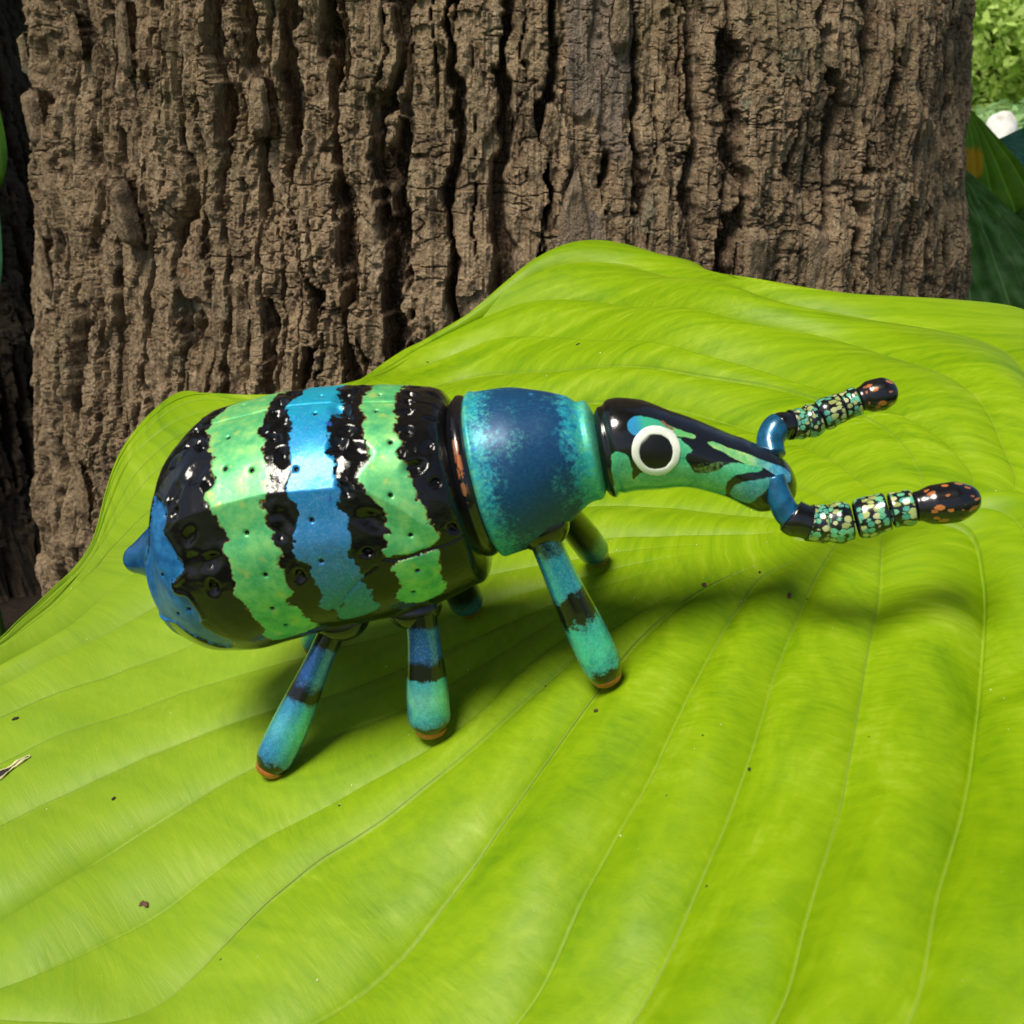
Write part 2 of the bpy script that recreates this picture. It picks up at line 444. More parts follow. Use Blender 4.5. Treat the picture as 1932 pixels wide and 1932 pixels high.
a1 = np.cross(n_, rc.normal(size=(nl, 3))); a1 /= np.linalg.norm(a1, axis=1, keepdims=True); a2 = np.cross(n_, a1)
sz = rc.uniform(.10, .22, (nl, 1))
V = np.stack([P - a1 * sz, P + a2 * sz * .5, P + a1 * sz, P - a2 * sz * .5], 1).reshape(-1, 3)
mesh_np('crown', V, np.arange(nl * 4).reshape(-1, 4), ADDED_CROWN, tree, {'rnd': np.repeat(rc.rand(nl), 4)}, smooth=False)
for q in range(5):
    an = q * 1.257 + .4
    grid('added_limb', tube(catmull([np.array([0, 0, 2.6]), np.array([.3 * math.cos(an), .3 * math.sin(an), 3.3]), np.array([1.5 * math.cos(an), 1.5 * math.sin(an), 4.6]), np.array([2.6 * math.cos(an), 2.6 * math.sin(an), 5.6])], 24), np.linspace(.22, .04, 24), 14), BARK, tree, {'hgt': np.full((24, 14), .6), 'bare': np.zeros((24, 14))}, wrap=True)

# ------------------------------------------------------------------ the big bright hosta leaf
def frame():
    al, t = math.radians(15), math.radians(12)
    N = np.array([-math.sin(al) * math.cos(t), -math.sin(t) * math.cos(al), math.cos(al) * math.cos(t)]); N /= np.linalg.norm(N)
    ex = np.array([1., 0, 0]) - N[0] * N; ex /= np.linalg.norm(ex)
    return ex, np.cross(N, ex), N
LX, LY, LN = frame()
LO = np.array([-0.01512313, 0.24016171, 0.5304117])      # a point of the blade between the figurine's feet

VEIN_PATHS = [
  [(111,26),(125,26),(135,26),(146,23),(164,3),(150,-61),(117,-120),(77,-151),(30,-157),(-33,-141),(-118,-106),(-201,-51)],
  [(111,26),(127,24),(139,18),(140,-2),(128,-53),(101,-111),(68,-140),(24,-147),(-36,-133),(-118,-102),(-201,-51)],
  [(111,26),(123,23),(130,17),(128,1),(117,-28),(102,-63),(90,-86),(78,-109),(53,-129),(17,-138),(-39,-125),(-117,-98),(-201,-51)],
  [(111,26),(111,22),(109,16),(103,-1),(94,-24),(79,-63),(68,-86),(58,-105),(36,-122),(5,-128),(-48,-116),(-115,-94),(-201,-51)],
  [(109,26),(101,23),(95,16),(87,3),(75,-22),(65,-46),(50,-75),(35,-97),(16,-110),(-13,-115),(-56,-105),(-115,-89),(-201,-51)],
  [(107,27),(98,24),(90,19),(79,13),(69,0),(56,-23),(43,-48),(30,-69),(15,-91),(-1,-101),(-29,-103),(-64,-96),(-115,-84),(-201,-51)],
  [(104,28),(96,25),(88,21),(64,12),(46,-3),(35,-18),(15,-47),(2,-62),(-16,-80),(-27,-87),(-46,-92),(-72,-88),(-115,-80),(-201,-51)],
  [(103,28),(95,25),(86,22),(60,14),(38,2),(21,-13),(4,-30),(-11,-41),(-27,-50),(-38,-59),(-51,-73),(-61,-81),(-78,-82),(-114,-76),(-201,-51)],
  [(102,29),(94,26),(84,23),(58,16),(32,6),(18,-4),(7,-17),(-4,-25),(-22,-33),(-44,-43),(-63,-57),(-88,-73),(-115,-73),(-201,-51)],
  [(101,29),(94,27),(83,24),(55,19),(27,12),(7,1),(-11,-9),(-32,-14),(-56,-21),(-79,-37),(-97,-53),(-119,-62),(-201,-51)],
  [(100,29),(93,28),(83,25),(53,23),(23,18),(-7,9),(-29,3),(-49,2),(-64,0),(-88,-9),(-112,-23),(-130,-43),(-201,-51)],
  [(100,30),(93,29),(82,27),(49,28),(18,26),(-14,22),(-41,21),(-65,21),(-84,18),(-122,1),(-141,-20),(-201,-51)],
  [(101,30),(94,30),(83,29),(46,35),(10,38),(-25,39),(-55,43),(-75,44),(-100,38),(-130,19),(-153,-5),(-201,-51)],
  [(102,30),(94,32),(83,32),(45,43),(5,51),(-35,59),(-72,71),(-94,69),(-115,53),(-135,33),(-159,7),(-201,-51)],
  [(105,30),(97,34),(86,41),(52,61),(5,74),(-40,84),(-77,97),(-101,95),(-115,83),(-126,60),(-139,43),(-161,15),(-201,-51)],
  [(108,29),(105,36),(95,56),(71,89),(35,104),(-31,111),(-80,136),(-105,144),(-125,144),(-134,123),(-131,76),(-141,47),(-162,19),(-201,-51)],
  [(114,29),(114,36),(111,49),(103,72),(83,103),(46,136),(2,154),(-48,153),(-84,159),(-110,167),(-129,166),(-139,148),(-140,115),(-135,76),(-142,49),(-163,21),(-201,-51)],
  [(117,28),(124,32),(126,50),(121,74),(104,108),(78,130),(38,166),(-7,197),(-45,172),(-78,172),(-103,179),(-123,182),(-138,169),(-143,144),(-136,86),(-142,50),(-163,23),(-201,-51)],
  [(122,26),(136,30),(136,47),(130,65),(117,94),(101,119),(81,139),(58,167),(31,200),(1,218),(-35,206),(-62,176),(-88,180),(-110,190),(-128,192),(-142,180),(-146,150),(-139,91),(-142,51),(-164,24),(-201,-51)],
  [(126,25),(137,24),(145,27),(148,41),(150,67),(144,97),(127,132),(96,155),(74,185),(51,216),(14,234),(-26,232),(-46,199),(-62,181),(-88,184),(-120,202),(-135,200),(-145,185),(-148,155),(-140,95),(-143,52),(-164,25),(-201,-51)],
  [(128,24),(141,21),(153,21),(163,34),(167,64),(170,121),(143,144),(116,160),(89,213),(68,244),(53,249),(36,248),(10,239),(-20,228),(-46,198),(-65,183),(-86,185),(-128,210),(-140,204),(-147,189),(-149,159),(-141,97),(-143,52),(-164,25),(-201,-51)],
  [(129,23),(143,19),(159,17),(173,34),(189,86),(196,133),(193,146),(188,152),(174,157),(146,162),(122,170),(106,181),(95,247),(89,252),(73,266),(58,272),(39,266),(13,249),(-8,240),(-48,194),(-65,184),(-84,186),(-111,202),(-132,217),(-143,209),(-149,192),(-150,161),(-142,99),(-143,52),(-164,25),(-201,-51)],
]

def blade_swell(X, Y):
    m = 1 - np.exp(-.6 * ((X / .11) ** 2 + ((Y - .01) / .075) ** 2))
    return m * (.006 * np.sin(X * 38 + Y * 22 + .6) + .0032 * np.sin(-X * 21 + Y * 47 + 2.0) + .0009 * np.sin(X * 75 - Y * 30))

def mat_hosta():
    m = NT('chartreuse_leaf')
    u, s, ph = m.attr('along'), m.attr('across'), m.attr('phase')
    tc = m.comb(m.math('MULTIPLY', u, 1.0), m.math('MULTIPLY', s, 1.0))
    st = m.scale(tc, (1.0, .26, 1))
    streak = m.noise(5.5, 5, .65, st, .4); blot = m.noise(.5, 5, .6, m.scale(tc, (.7, 1.3, 1)), .8); fine = m.noise(26, 3, .6, st)
    f = m.math('ADD', m.math('MULTIPLY', streak, .45), m.math('MULTIPLY', blot, .75))
    c = m.ramp(f, [(.34, (.105, .235, .0)), (.50, (.185, .335, .0)), (.66, (.26, .415, .002)), (.86, (.39, .54, .04))])
    c = m.mix(m.math('MULTIPLY', m.rng(fine, .42, .7), .22), c, (.20, .40, .003))
    c = m.mix(m.math('MULTIPLY', m.attr('muted'), .55), c, (.25, .40, .035))
    ve = m.rng(ph, .055, .0, 0, .45, smooth=True)
    c = m.mix(ve, c, (.19, .31, .03))
    c = m.mix(m.rng(m.noise(40, 2, .5, tc), .74, .78, 0, .5), c, (.14, .2, .01))
    pores = m.voro(7, 'F1', tc)
    c = m.mix(m.rng(pores, .035, .02, 0, .8), c, (.8, .85, .5))
    b = m.bump(streak, .16, .0010); b = m.bump(fine, .2, .0003, b)
    m.base(c, m.rng(streak, .3, .7, .54, .44), spec=.24, normal=b)
    tr = m.n('ShaderNodeBsdfTranslucent'); m.link(m.mix(.5, c, (.35, .6, .0)), tr.inputs[0])
    mx = m.n('ShaderNodeMixShader'); mx.inputs[0].default_value = .16
    m.link(m.p.outputs[0], mx.inputs[1]); m.link(tr.outputs[0], mx.inputs[2]); m.link(mx.outputs[0], m.out.inputs[0])
    return m.m

NU, SUB = 420, 22
curves = np.array([catmull(np.array(p, float) / 1000, NU) for p in VEIN_PATHS])      # vein, along, xy
nvn = len(curves)
ks = []
for k in range(nvn - 1):
    ks += [k + (1 - math.cos(math.pi * q / SUB)) / 2 * .55 + .45 * q / SUB for q in range(SUB)]
ks = np.array(ks + [nvn - 1.0])
XY = np.zeros((len(ks), NU, 2)); i0 = np.clip(ks.astype(int), 0, nvn - 2); fr = (ks - i0)[:, None, None]
c0 = curves[np.clip(i0 - 1, 0, nvn - 1)]; c1 = curves[i0]; c2 = curves[i0 + 1]; c3 = curves[np.clip(i0 + 2, 0, nvn - 1)]
lin = c1 + (c2 - c1) * fr
smo = .5 * (2 * c1 + (c2 - c0) * fr + (2 * c0 - 5 * c1 + 4 * c2 - c3) * fr ** 2 + (3 * c1 - c0 - 3 * c2 + c3) * fr ** 3)
XY = .4 * lin + .6 * smo
wid = np.linalg.norm(c2 - c1, axis=-1)
ker = np.ones(41) / 41
wid = np.array([np.convolve(np.pad(w_, 20, 'edge'), ker, 'valid') for w_ in wid])
ph_ = (ks - i0)[:, None] * np.ones((1, NU))
edge_d = np.minimum(ph_, 1 - ph_)
along = np.concatenate([np.zeros((len(ks), 1)), np.cumsum(np.linalg.norm(np.diff(XY, axis=1), axis=-1), axis=1)], 1)
across = np.concatenate([np.zeros((1, NU)), np.cumsum(np.linalg.norm(np.diff(XY, axis=0), axis=-1), axis=0)], 0)
X, Y = XY[..., 0], XY[..., 1]
ref = nvn // 2 * SUB
al2 = np.zeros_like(along); al2[ref] = along[ref]
for step in (1, -1):        # carry the lengthwise coordinate across at right angles to the veins
    k = ref
    while 0 <= k + step < len(ks):
        A0, B0 = XY[k], XY[k + step]
        D = ((B0[:, None] - A0[None]) ** 2).sum(-1); q = np.clip(D.argmin(1), 1, NU - 2)
        tg = A0[q + 1] - A0[q - 1]; fq = np.clip(((B0 - A0[q]) * tg).sum(1) / ((tg ** 2).sum(1) + 1e-12) * 2, -1, 1)
        row = al2[k][q] + np.where(fq > 0, fq * (al2[k][q + 1] - al2[k][q]), fq * (al2[k][q] - al2[k][q - 1]))
        al2[k + step] = np.maximum.accumulate(row); k += step
calm_l = 1 - .8 * sstep(.0, -.07, X) * sstep(.05, .11, Y)
puff = calm_l * sstep(.002, .013, wid) * np.minimum(.19 * wid, .0072 + .0022 * sstep(.0, .1, X) * sstep(.03, .08, Y)) * (.75 + .5 * vnoise(along * 14, ks[:, None] * .9, seed=3))
hz = puff * (np.sin(np.pi * ph_) ** .75 - .6)
hz += .0034 * (1 - .9 * sstep(.03, .09, Y)) * fbm(X * 32, Y * 32, o=3, seed=21, gain=.4) * (1 - np.exp(-((X / .09) ** 2 + (Y / .06) ** 2)))
low = sstep(2.3, 0.0, ks)[:, None]; high = sstep(nvn - 4, nvn - 1, ks)[:, None]
hz += .007 * low * sstep(.0, .10, along) - .003 * high * sstep(.02, .05, along) * (1 - sstep(.12, .2, along))
Z = blade_swell(X, Y) + hz
BLADE = LO + X[..., None] * LX + Y[..., None] * LY + Z[..., None] * LN
muted = sstep(.06, -.10, X + .2 * fbm(X * 20, Y * 20, o=2, seed=31) * .2) * sstep(.20, .10, Y)
hosta = tag(empty('hosta_leaf', LO), 'huge bright chartreuse hosta leaf filling the foreground under the weevil figurine', 'leaf')
LEAFMAT = mat_hosta()
Lloc = BLADE - LO
blade = grid('blade', Lloc, LEAFMAT, hosta, {'along': al2 * 100, 'across': across * 100, 'phase': edge_d * np.clip(wid / .008, .3, 3) + .06 * (1 - sstep(.002, .007, wid)), 'muted': muted}, flip=False)

mv = NT('leaf_vein'); VEINMAT = mv.base(mv.mix(mv.noise(300, 3), (.17, .26, .025), (.26, .37, .05)), .5, spec=.3)
for k in range(1, nvn - 1):
    row = Lloc[k * SUB][(40 if k < 7 else 150):-8:3]
    fat = .00017 if k <= 7 else .00010
    tag(grid('vein', tube(row + LN * .00005, fat * np.linspace(1.3, .6, len(row)) * (.15 + .85 * sstep(0, .3, np.linspace(0, 1, len(row)))), 6, .8), VEINMAT, hosta, wrap=True))
LF = Lloc.reshape(-1, 3); LFX, LFY, LFZ = LF @ LX, LF @ LY, LF @ LN
def leaf_z(x, y):
    return float(LFZ[np.argmin((LFX - x) ** 2 + (LFY - y) ** 2)])
def leaf_n(x, y):
    d = .0015
    zx = (leaf_z(x + d, y) - leaf_z(x - d, y)) / (2 * d); zy = (leaf_z(x, y + d) - leaf_z(x, y - d)) / (2 * d)
    v = LN - zx * LX - zy * LY
    return v / np.linalg.norm(v)
# petiole running from the blade's base down into the planting bed
b0 = curves[0][0]; p0 = b0[0] * LX + b0[1] * LY + (leaf_z(*b0) - .003) * LN
pet = catmull([p0 - .035 * LX + .004 * LY - .004 * LN, p0, p0 + np.array([.03, .01, -.02]), p0 + np.array([.06, .03, -.12]), np.array([.12, .16, -.55])], 40)
grid('petiole', tube(pet, np.linspace(.003, .008, 40), 12), VEINMAT, hosta, wrap=True)

# ------------------------------------------------------------------ the painted weevil figurine (local x = forward, y = its far side, z = up)
ELYTRA_MARKS = {
    'g1': [(-2.72,76),(-2.8,80),(-2.96,88),(-3.06,94),(-2.89,104),(-2.92,110),(-2.75,115),(-2.8,123),(-2.7,128),(-2.92,134),(-2.82,139),(-2.8,143),(-2.7,148),(-2.65,153),(-2.82,160),(-2.77,166),(-2.82,174),(-2.94,180),(-2.84,186),(-2.82,192),(-2.8,198),(-2.77,204),(-2.89,212),(-2.75,220),(-1.74,215),(-1.84,204),(-1.84,197),(-2.01,192),(-1.81,188),(-1.81,181),(-1.74,174),(-1.84,170),(-1.69,167),(-1.76,160),(-1.74,156),(-1.86,152),(-1.71,148),(-1.86,144),(-1.64,140),(-1.59,134),(-1.54,128),(-1.69,119),(-1.59,116),(-1.81,108),(-1.79,100),(-1.76,90),(-1.86,76)],
    'b1': [(-1.12,72),(-1.34,90),(-1.12,102),(-1.14,114),(-1.1,126),(-1.1,132),(-1.24,139),(-1.17,144),(-1.12,150),(-1.27,158),(-1.39,164),(-1.42,171),(-1.22,174),(-1.27,182),(-1.22,188),(-1.24,194),(-1.42,199),(-1.22,204),(-0.29,186),(-0.33,178),(-0.4,174),(-0.22,166),(-0.24,160),(-0.19,154),(-0.33,152),(-0.19,142),(-0.26,136),(-0.19,130),(-0.35,126),(-0.31,116),(-0.38,108),(-0.29,100),(-0.13,90),(-0.24,76),(-0.83,71)],
    'b2': [(-1.19,208),(-1.22,214),(-0.31,210),(-0.31,201),(-0.29,192),(-0.45,188)],
    'g3': [(0.33,81),(0.23,92),(0.37,104),(0.35,114),(0.43,123),(0.43,131),(0.18,138),(0.25,143),(0.39,148),(0.52,154),(0.5,162),(0.52,167),(0.39,167),(0.41,172),(0.25,174),(0.27,178),(0.5,179),(1.27,179),(1.38,177),(1.44,174),(1.29,164),(1.33,156),(1.19,152),(1.22,148),(1.14,140),(1.08,132),(0.97,128),(1.13,123),(0.97,115),(1.01,106),(0.92,98),(0.9,88),(0.63,78)],
    'g4': [(0.43,183),(0.33,185),(0.37,190),(0.33,194),(0.33,200),(0.14,204),(0.25,211),(0.48,216),(0.83,216),(1.14,212),(1.16,206),(1.19,200),(1.22,192),(1.3,184),(0.88,182)],
    'b3': [(-4.35,118),(-3.97,130),(-3.93,136),(-4.1,140),(-3.99,146),(-3.89,154),(-3.83,160),(-4.1,164),(-4.31,164),(-4.33,171),(-4.05,175),(-3.99,182),(-3.97,188),(-4.08,194),(-3.89,202),(-3.65,212),(-3.97,218),(-4.41,206),(-4.86,190),(-5.13,171),(-5.36,152),(-5.52,139),(-5.44,110),(-4.79,127),(-4.55,125)],
    'holes': [(-2.48,106),(-2.48,124),(-1.91,128),(-2.26,154),(-2.16,175),(-2.36,194),(-2.33,208),(-0.66,99),(-1,131),(-0.9,154),(-0.97,174),(0.58,99),(0.88,122),(0.73,148),(0.88,170),(0.77,191),(0.5,205),(-4.57,184),(-4.18,183),(-3.99,133),(-4.52,158)],
    'pits': [(-1.29,106),(-1.27,124),(-3.11,105),(-3.18,122),(-3.67,127),(-0.15,97),(0.25,125),(-0.22,133),(1.22,100),(-0.17,121),(-1.44,152),(-3.56,160),(-3.13,162),(-1.59,157),(0.23,158),(1.27,136),(1.59,126),(-2.87,128),(1.27,151),(-1.07,130),(-1.46,112),(0.03,114),(1.39,158),(-1.54,180),(-1.54,131)],
    'dots': [(-0.31,108),(-0.38,145),(-1.14,158),(-0.92,135),(-3.43,106),(1.26,207),(-2.84,166)],
    'crease': [(-3.99,142),(-3.52,140),(-2.87,140),(-2.33,140),(-1.69,140),(-1.14,141),(-0.22,142),(0.35,145),(0.83,154),(1.26,168)],
    'seam': [(0.25,179),(0.45,181),(0.9,181),(1.26,181),(1.57,181),(1.85,178)],
    'crack': [(0.03,182),(-0.29,186),(-0.73,194),(-1.22,204)],
}
HEAD_MARKS = {
    'p1': [(5.6,127),(5.66,121),(5.75,116),(5.97,115),(6.25,115),(6.48,119),(6.74,121),(6.91,121),(6.87,130),(6.72,131),(6.57,132),(6.33,134),(5.84,139),(5.66,141),(5.58,135)],
    'p2': [(5.12,159),(5.27,158),(5.43,164),(5.48,170),(5.47,186),(5.43,201),(5.61,191),(5.83,183),(6.18,183),(6.34,168),(6.45,156),(6.55,133),(6.65,140),(6.77,145),(6.78,150),(6.61,162),(6.67,174),(6.74,184),(6.99,180),(7.2,170),(7.46,150),(7.72,139),(7.84,137),(8.16,134),(8.18,139),(7.77,152),(7.45,175),(7.34,191),(7.31,214),(7.37,240),(7.55,240),(7.76,232),(8.07,234),(7.72,240),(7.35,239),(7.11,222),(6.73,228),(6.31,238),(5.71,232),(5.31,235),(5.07,236),(5.02,232),(5.05,186)],
    'p3': [(7.13,126),(7.29,121),(7.54,121),(7.78,118),(8.13,120),(8.45,122),(8.7,125),(8.77,138),(8.68,158),(8.57,156),(8.4,143),(8.19,136),(7.84,137),(7.57,136),(7.39,133),(7.18,132)],
    'p4': [(7.42,198),(7.47,188),(7.74,166),(7.98,157),(8.38,150),(8.36,156),(8.17,171),(7.96,186),(7.72,208),(7.48,218),(7.39,213)],
    'mott': [(6.73,178),(6.96,164),(7.22,156),(7.41,150),(7.66,142),(7.39,162),(7.15,177),(6.91,184)],
    'brown': [(6.38,120),(6.32,116),(6.46,122)],
    'eye_out': [(6.55,153),(6.5,164),(6.43,174),(6.32,182),(6.2,189),(6.07,193),(5.93,194),(5.81,192),(5.7,188),(5.62,182),(5.57,175),(5.54,168),(5.56,159),(5.6,152),(5.68,144),(5.78,138),(5.9,132),(6.03,128),(6.16,125),(6.28,124),(6.4,124),(6.49,128),(6.54,136),(6.56,144)],
    'eye_in': [(6.4,158),(6.37,164),(6.32,171),(6.24,177),(6.16,182),(6.05,184),(5.97,185),(5.87,184),(5.8,182),(5.74,178),(5.69,172),(5.68,167),(5.69,161),(5.72,156),(5.78,150),(5.85,146),(5.93,142),(6.03,138),(6.12,137),(6.21,136),(6.3,138),(6.36,140),(6.39,145),(6.41,150)],
    'eye_mid': [(6.04,160)],
}

def mirror(pts): return [(t, 180 - a) for t, a in pts]

def paint_noise(m):
    """clouded pearl paint: soft cloud, fine fleck"""
    return m.noise(420, 4, .6), m.noise(2300, 3, .7)

def pearl(m, col, fleck, amt=.35):
    return m.mix(m.math('MULTIPLY', m.rng(fleck, .5, .72), amt), col, (.62, .9, .86), 'SCREEN')

GREENS = [(.25, (.035, .36, .15)), (.45, (.10, .50, .17)), (.6, (.21, .62, .19)), (.78, (.40, .70, .20))]

def mat_elytra():
    m = NT('elytra_paint')
    cloud, fleck = paint_noise(m)
    scal = m.math('MULTIPLY', m.math('SUBTRACT', m.noise(620, 2, .5),   .5), .27)
    scal = m.math('ADD', scal, m.math('MULTIPLY', m.math('SUBTRACT', m.noise(1500, 2, .5), .5), .07))
    def mask(name, w=.012, k=1.0):
        v = m.math('ADD', m.attr(name), m.math('MULTIPLY', scal, k)); return m.rng(v, w, -w, 0, 1), v
    mg, vg = mask('green'); mb, vb = mask('blue'); mc, vc = mask('cap')
    green = m.ramp(m.noise(260, 4, .65), GREENS)
    th = m.attr('angle')       # degrees from the far flank over the top
    bl = m.ramp(m.math('ADD', m.rng(th, 60, 220), m.math('MULTIPLY', m.math('SUBTRACT', cloud, .5), .5)),
                [(.12, (.0, .42, .62)), (.3, (.004, .33, .66)), (.52, (.010, .22, .54)), (.64, (.05, .26, .60)), (.76, (.035, .19, .40)), (.95, (.008, .22, .28))])
    cap = m.mix(m.rng(cloud, .4, .65), (.006, .10, .30), (.02, .19, .46))
    c = (.006, .006, .0065)
    rim = m.rng(m.math('ABSOLUTE', m.math('SUBTRACT', vg, .004)), .022, .006, 0, .8)
    c = m.mix(rim, c, (.20, .10, .03))
    c = m.mix(mc, c, cap); c = m.mix(mb, c, pearl(m, bl, fleck, .2)); c = m.mix(mg, c, pearl(m, green, fleck, .12))
    yel = m.math('MULTIPLY', mg, m.rng(m.noise(330, 2, .5), .6, .72, 0, .6)); c = m.mix(yel, c, (.50, .62, .12))
    dots = m.rng(m.math('ADD', m.attr('dot'), scal), .06, .045, 0, .7); c = m.mix(dots, c, (.02, .10, .45))
    holes = m.rng(m.attr('hole'), .052, .040); c = m.mix(holes, c, (.004, .004, .004))
    paint = m.math('MULTIPLY', m.math('MAXIMUM', m.math('MAXIMUM', mg, mb), mc), m.math('SUBTRACT', 1.0, holes))
    rough = m.rng(paint, 0, 1, .16, .42)
    metal = m.math('ADD', m.math('MULTIPLY', mg, .25), m.math('MULTIPLY', mb, .34))
    nb = m.bump(fleck, m.math('MULTIPLY', paint, .35), .0003) if False else m.bump(fleck, .07, .0003)
    cn = m.bump(m.noise(260, 4, .55), .35, .0010)
    nb = m.bump(paint, .5, .00025, nb)
    return m.base(c, rough, metal, m.rng(paint, 0, 1, .15, .45), m.rng(paint, 0, 1, .65, .22), m.rng(paint, 0, 1, .05, .16), nb, cn)

def mat_thorax():
    m = NT('thorax_paint')
    cloud, fleck = paint_noise(m)
    t = m.math('ADD', m.attr('t'), m.math('MULTIPLY', m.math('SUBTRACT', m.noise(200, 7, .78), .5), 1.15))
    t = m.math('ADD', t, m.math('MULTIPLY', m.math('SUBTRACT', m.noise(800, 4, .75), .5), .6))
    c = m.ramp(m.rng(t, 2.0, 5.0), [(.0, (.28, .62, .20)), (.07, (.10, .44, .22)), (.13, (.02, .33, .38)), (.20, (.008, .17, .32)), (.28, (.004, .055, .16)), (.72, (.004, .050, .15)),
                                   (.80, (.010, .26, .40)), (.87, (.03, .42, .34)), (.93, (.12, .50, .22)), (1.0, (.05, .36, .2))])
    mid_ = m.rng(m.math('ABSOLUTE', m.math('SUBTRACT', m.rng(t, 2.0, 5.0), .52)), .20, .36)
    flake = m.math('MULTIPLY', m.rng(m.noise(1250, 5, .8), .46, .58), m.math('MAXIMUM', m.rng(mid_, 0, 1, .05, .72), m.rng(m.noise(130, 4, .7), .52, .62, 0, .34)))
    c = m.mix(flake, c, m.mix(m.rng(cloud, .4, .6), (.04, .50, .60), (.16, .66, .52)))
    spots = m.voro(240, 'F1'); sc = m.voro(240, 'F1', out='Color')
    sep = m.n('ShaderNodeSeparateColor'); m.link(sc, sep.inputs[0])
    pick = m.math('MULTIPLY', m.rng(sep.outputs[0], .86, .88), m.rng(spots, .22, .16))
    c = m.mix(m.math('MULTIPLY', pick, .8), c, m.mix(sep.outputs[1], (.02, .10, .62), (.06, .55, .52)))
    nb = m.bump(fleck, .12, .0003)
    return m.base(c, .46, .2, .4, .14, .28, nb, m.bump(cloud, .12, .0008))

def mat_head():
    m = NT('head_paint')
    cloud, fleck = paint_noise(m)
    w = m.math('MULTIPLY', m.math('SUBTRACT', m.noise(500, 3, .6), .5), .09)
    def mask(n): return m.rng(m.math('ADD', m.attr(n), w), .010, -.010)
    green = m.ramp(m.noise(300, 5, .65), [(.25, (.015, .24, .15)), (.45, (.05, .44, .20)), (.62, (.12, .54, .24)), (.8, (.34, .66, .22))])
    tt = m.attr('t')
    c = (.006, .006, .0065)
    mot = m.math('MULTIPLY', mask('mott'), m.rng(m.noise(900, 4, .7), .42, .56)); c = m.mix(mot, c, (.10, .20, .05))
    c = m.mix(mask('p2'), c, green)
    lime = m.mix(m.rng(cloud, .4, .65), (.12, .48, .14), (.36, .62, .17)); bl = m.mix(m.rng(cloud, .4, .6), (.02, .22, .42), (.07, .42, .55))
    c = m.mix(mask('p3'), c, m.mix(m.rng(tt, 7.9, 8.45), lime, bl))
    teal = m.mix(m.rng(cloud, .4, .65), (.02, .24, .30), (.07, .40, .30))
    c = m.mix(mask('p4'), c, teal)
    p1c = m.mix(m.rng(tt, 5.75, 5.95), (.035, .27, .52), (.05, .42, .25)); p1c = m.mix(m.rng(tt, 6.4, 6.6), p1c, lime)
    c = m.mix(mask('p1'), c, p1c)
    c = m.mix(m.rng(m.attr('brown'), .03, .0), c, (.28, .10, .03))
    c = pearl(m, c, m.math('MULTIPLY', fleck, m.math('MAXIMUM', mask('p2'), m.math('MAXIMUM', mask('p3'), mask('p4')))), .3)
    return m.base(c, .2, .0, .5, .7, .05, m.bump(fleck, .08, .0003), m.bump(cloud, .16, .0008))

def mat_leg(name, stops):
    m = NT(name)
    cloud, fleck = paint_noise(m)
    t = m.math('ADD', m.attr('t'), m.math('MULTIPLY', m.math('SUBTRACT', m.noise(380, 5, .7), .5), .34 if name.endswith('front') else .16))
    c = m.ramp(t, stops); c2 = m.ramp(t, [(p, tuple(min(1, 1.4 * q + .03 * (max(v) > .05)) for q in v)) for p, v in stops])
    c = m.mix(m.rng(m.noise(800, 5, .8), .40, .70), c, c2)
    c = pearl(m, c, m.math('MULTIPLY', fleck, m.rng(c, .01, .08)), .32)
    return m.base(c, .22, .55, .5, 1.0, .04, m.bump(fleck, .07, .0003))

def plain(name, col, rough=.3, coat=.6, metal=0.0, var=.25):
    m = NT(name); cloud, fleck = paint_noise(m)
    c = m.mix(m.rng(cloud, .35, .65), tuple(v * (1 - var) for v in col), tuple(min(1, v * (1 + var)) for v in col))
    return m.base(c, rough, metal, .5, coat, .06, m.bump(fleck, .1, .0003), m.bump(cloud, .15, .0006))

def mat_spots(name, cols, scale, thick, stretch):
    """painted dots of mixed colours on black"""
    m = NT(name); cloud, fleck = paint_noise(m)
    v = m.scale(m.comb(m.attr('u'), m.attr('v')), stretch)
    v = m.n('ShaderNodeVectorMath', operation='ADD') if False else v
    wob = m.noise(3.0, 2, .5, v, color=True)
    ad = m.n('ShaderNodeVectorMath', operation='MULTIPLY_ADD'); m.link(wob, ad.inputs[0]); ad.inputs[1].default_value = (.35, .35, .35); m.link(v, ad.inputs[2]); v = ad.outputs[0]
    d = m.voro(scale, 'F1', v, rnd=.75); cc = m.voro(scale, 'F1', v, 'Color', .75)
    sep = m.n('ShaderNodeSeparateColor'); m.link(cc, sep.inputs[0])
    col = m.ramp(sep.outputs[0], [(i / len(cols), c) for i, c in enumerate(cols)], 'CONSTANT')
    col = m.mix(m.rng(fleck, .45, .65, 0, .35), col, (.75, .75, .45)) if len(cols) > 3 else col
    lim = m.math('ADD', thick, m.math('MULTIPLY', sep.outputs[1], .20))
    k = m.math('LESS_THAN', d, lim); k = m.math('MULTIPLY', k, m.attr('spot'))
    c = m.mix(k, (.007, .007, .009), col)
    return m.base(c, .25, .1, .5, .7, .06, m.bump(k, .6, .0002), m.bump(cloud, .15, .0006))

BLACK = plain('black_gloss', (.007, .007, .0075), .16, .7)
BLUE = plain('scape_blue', (.006, .10, .21), .32, .5, .3, .45)
ORANGE = plain('pad_orange', (.42, .12, .025), .4, .4)
WHITE = plain('eye_white', (.90, .92, .82), .3, .6, 0, .06)

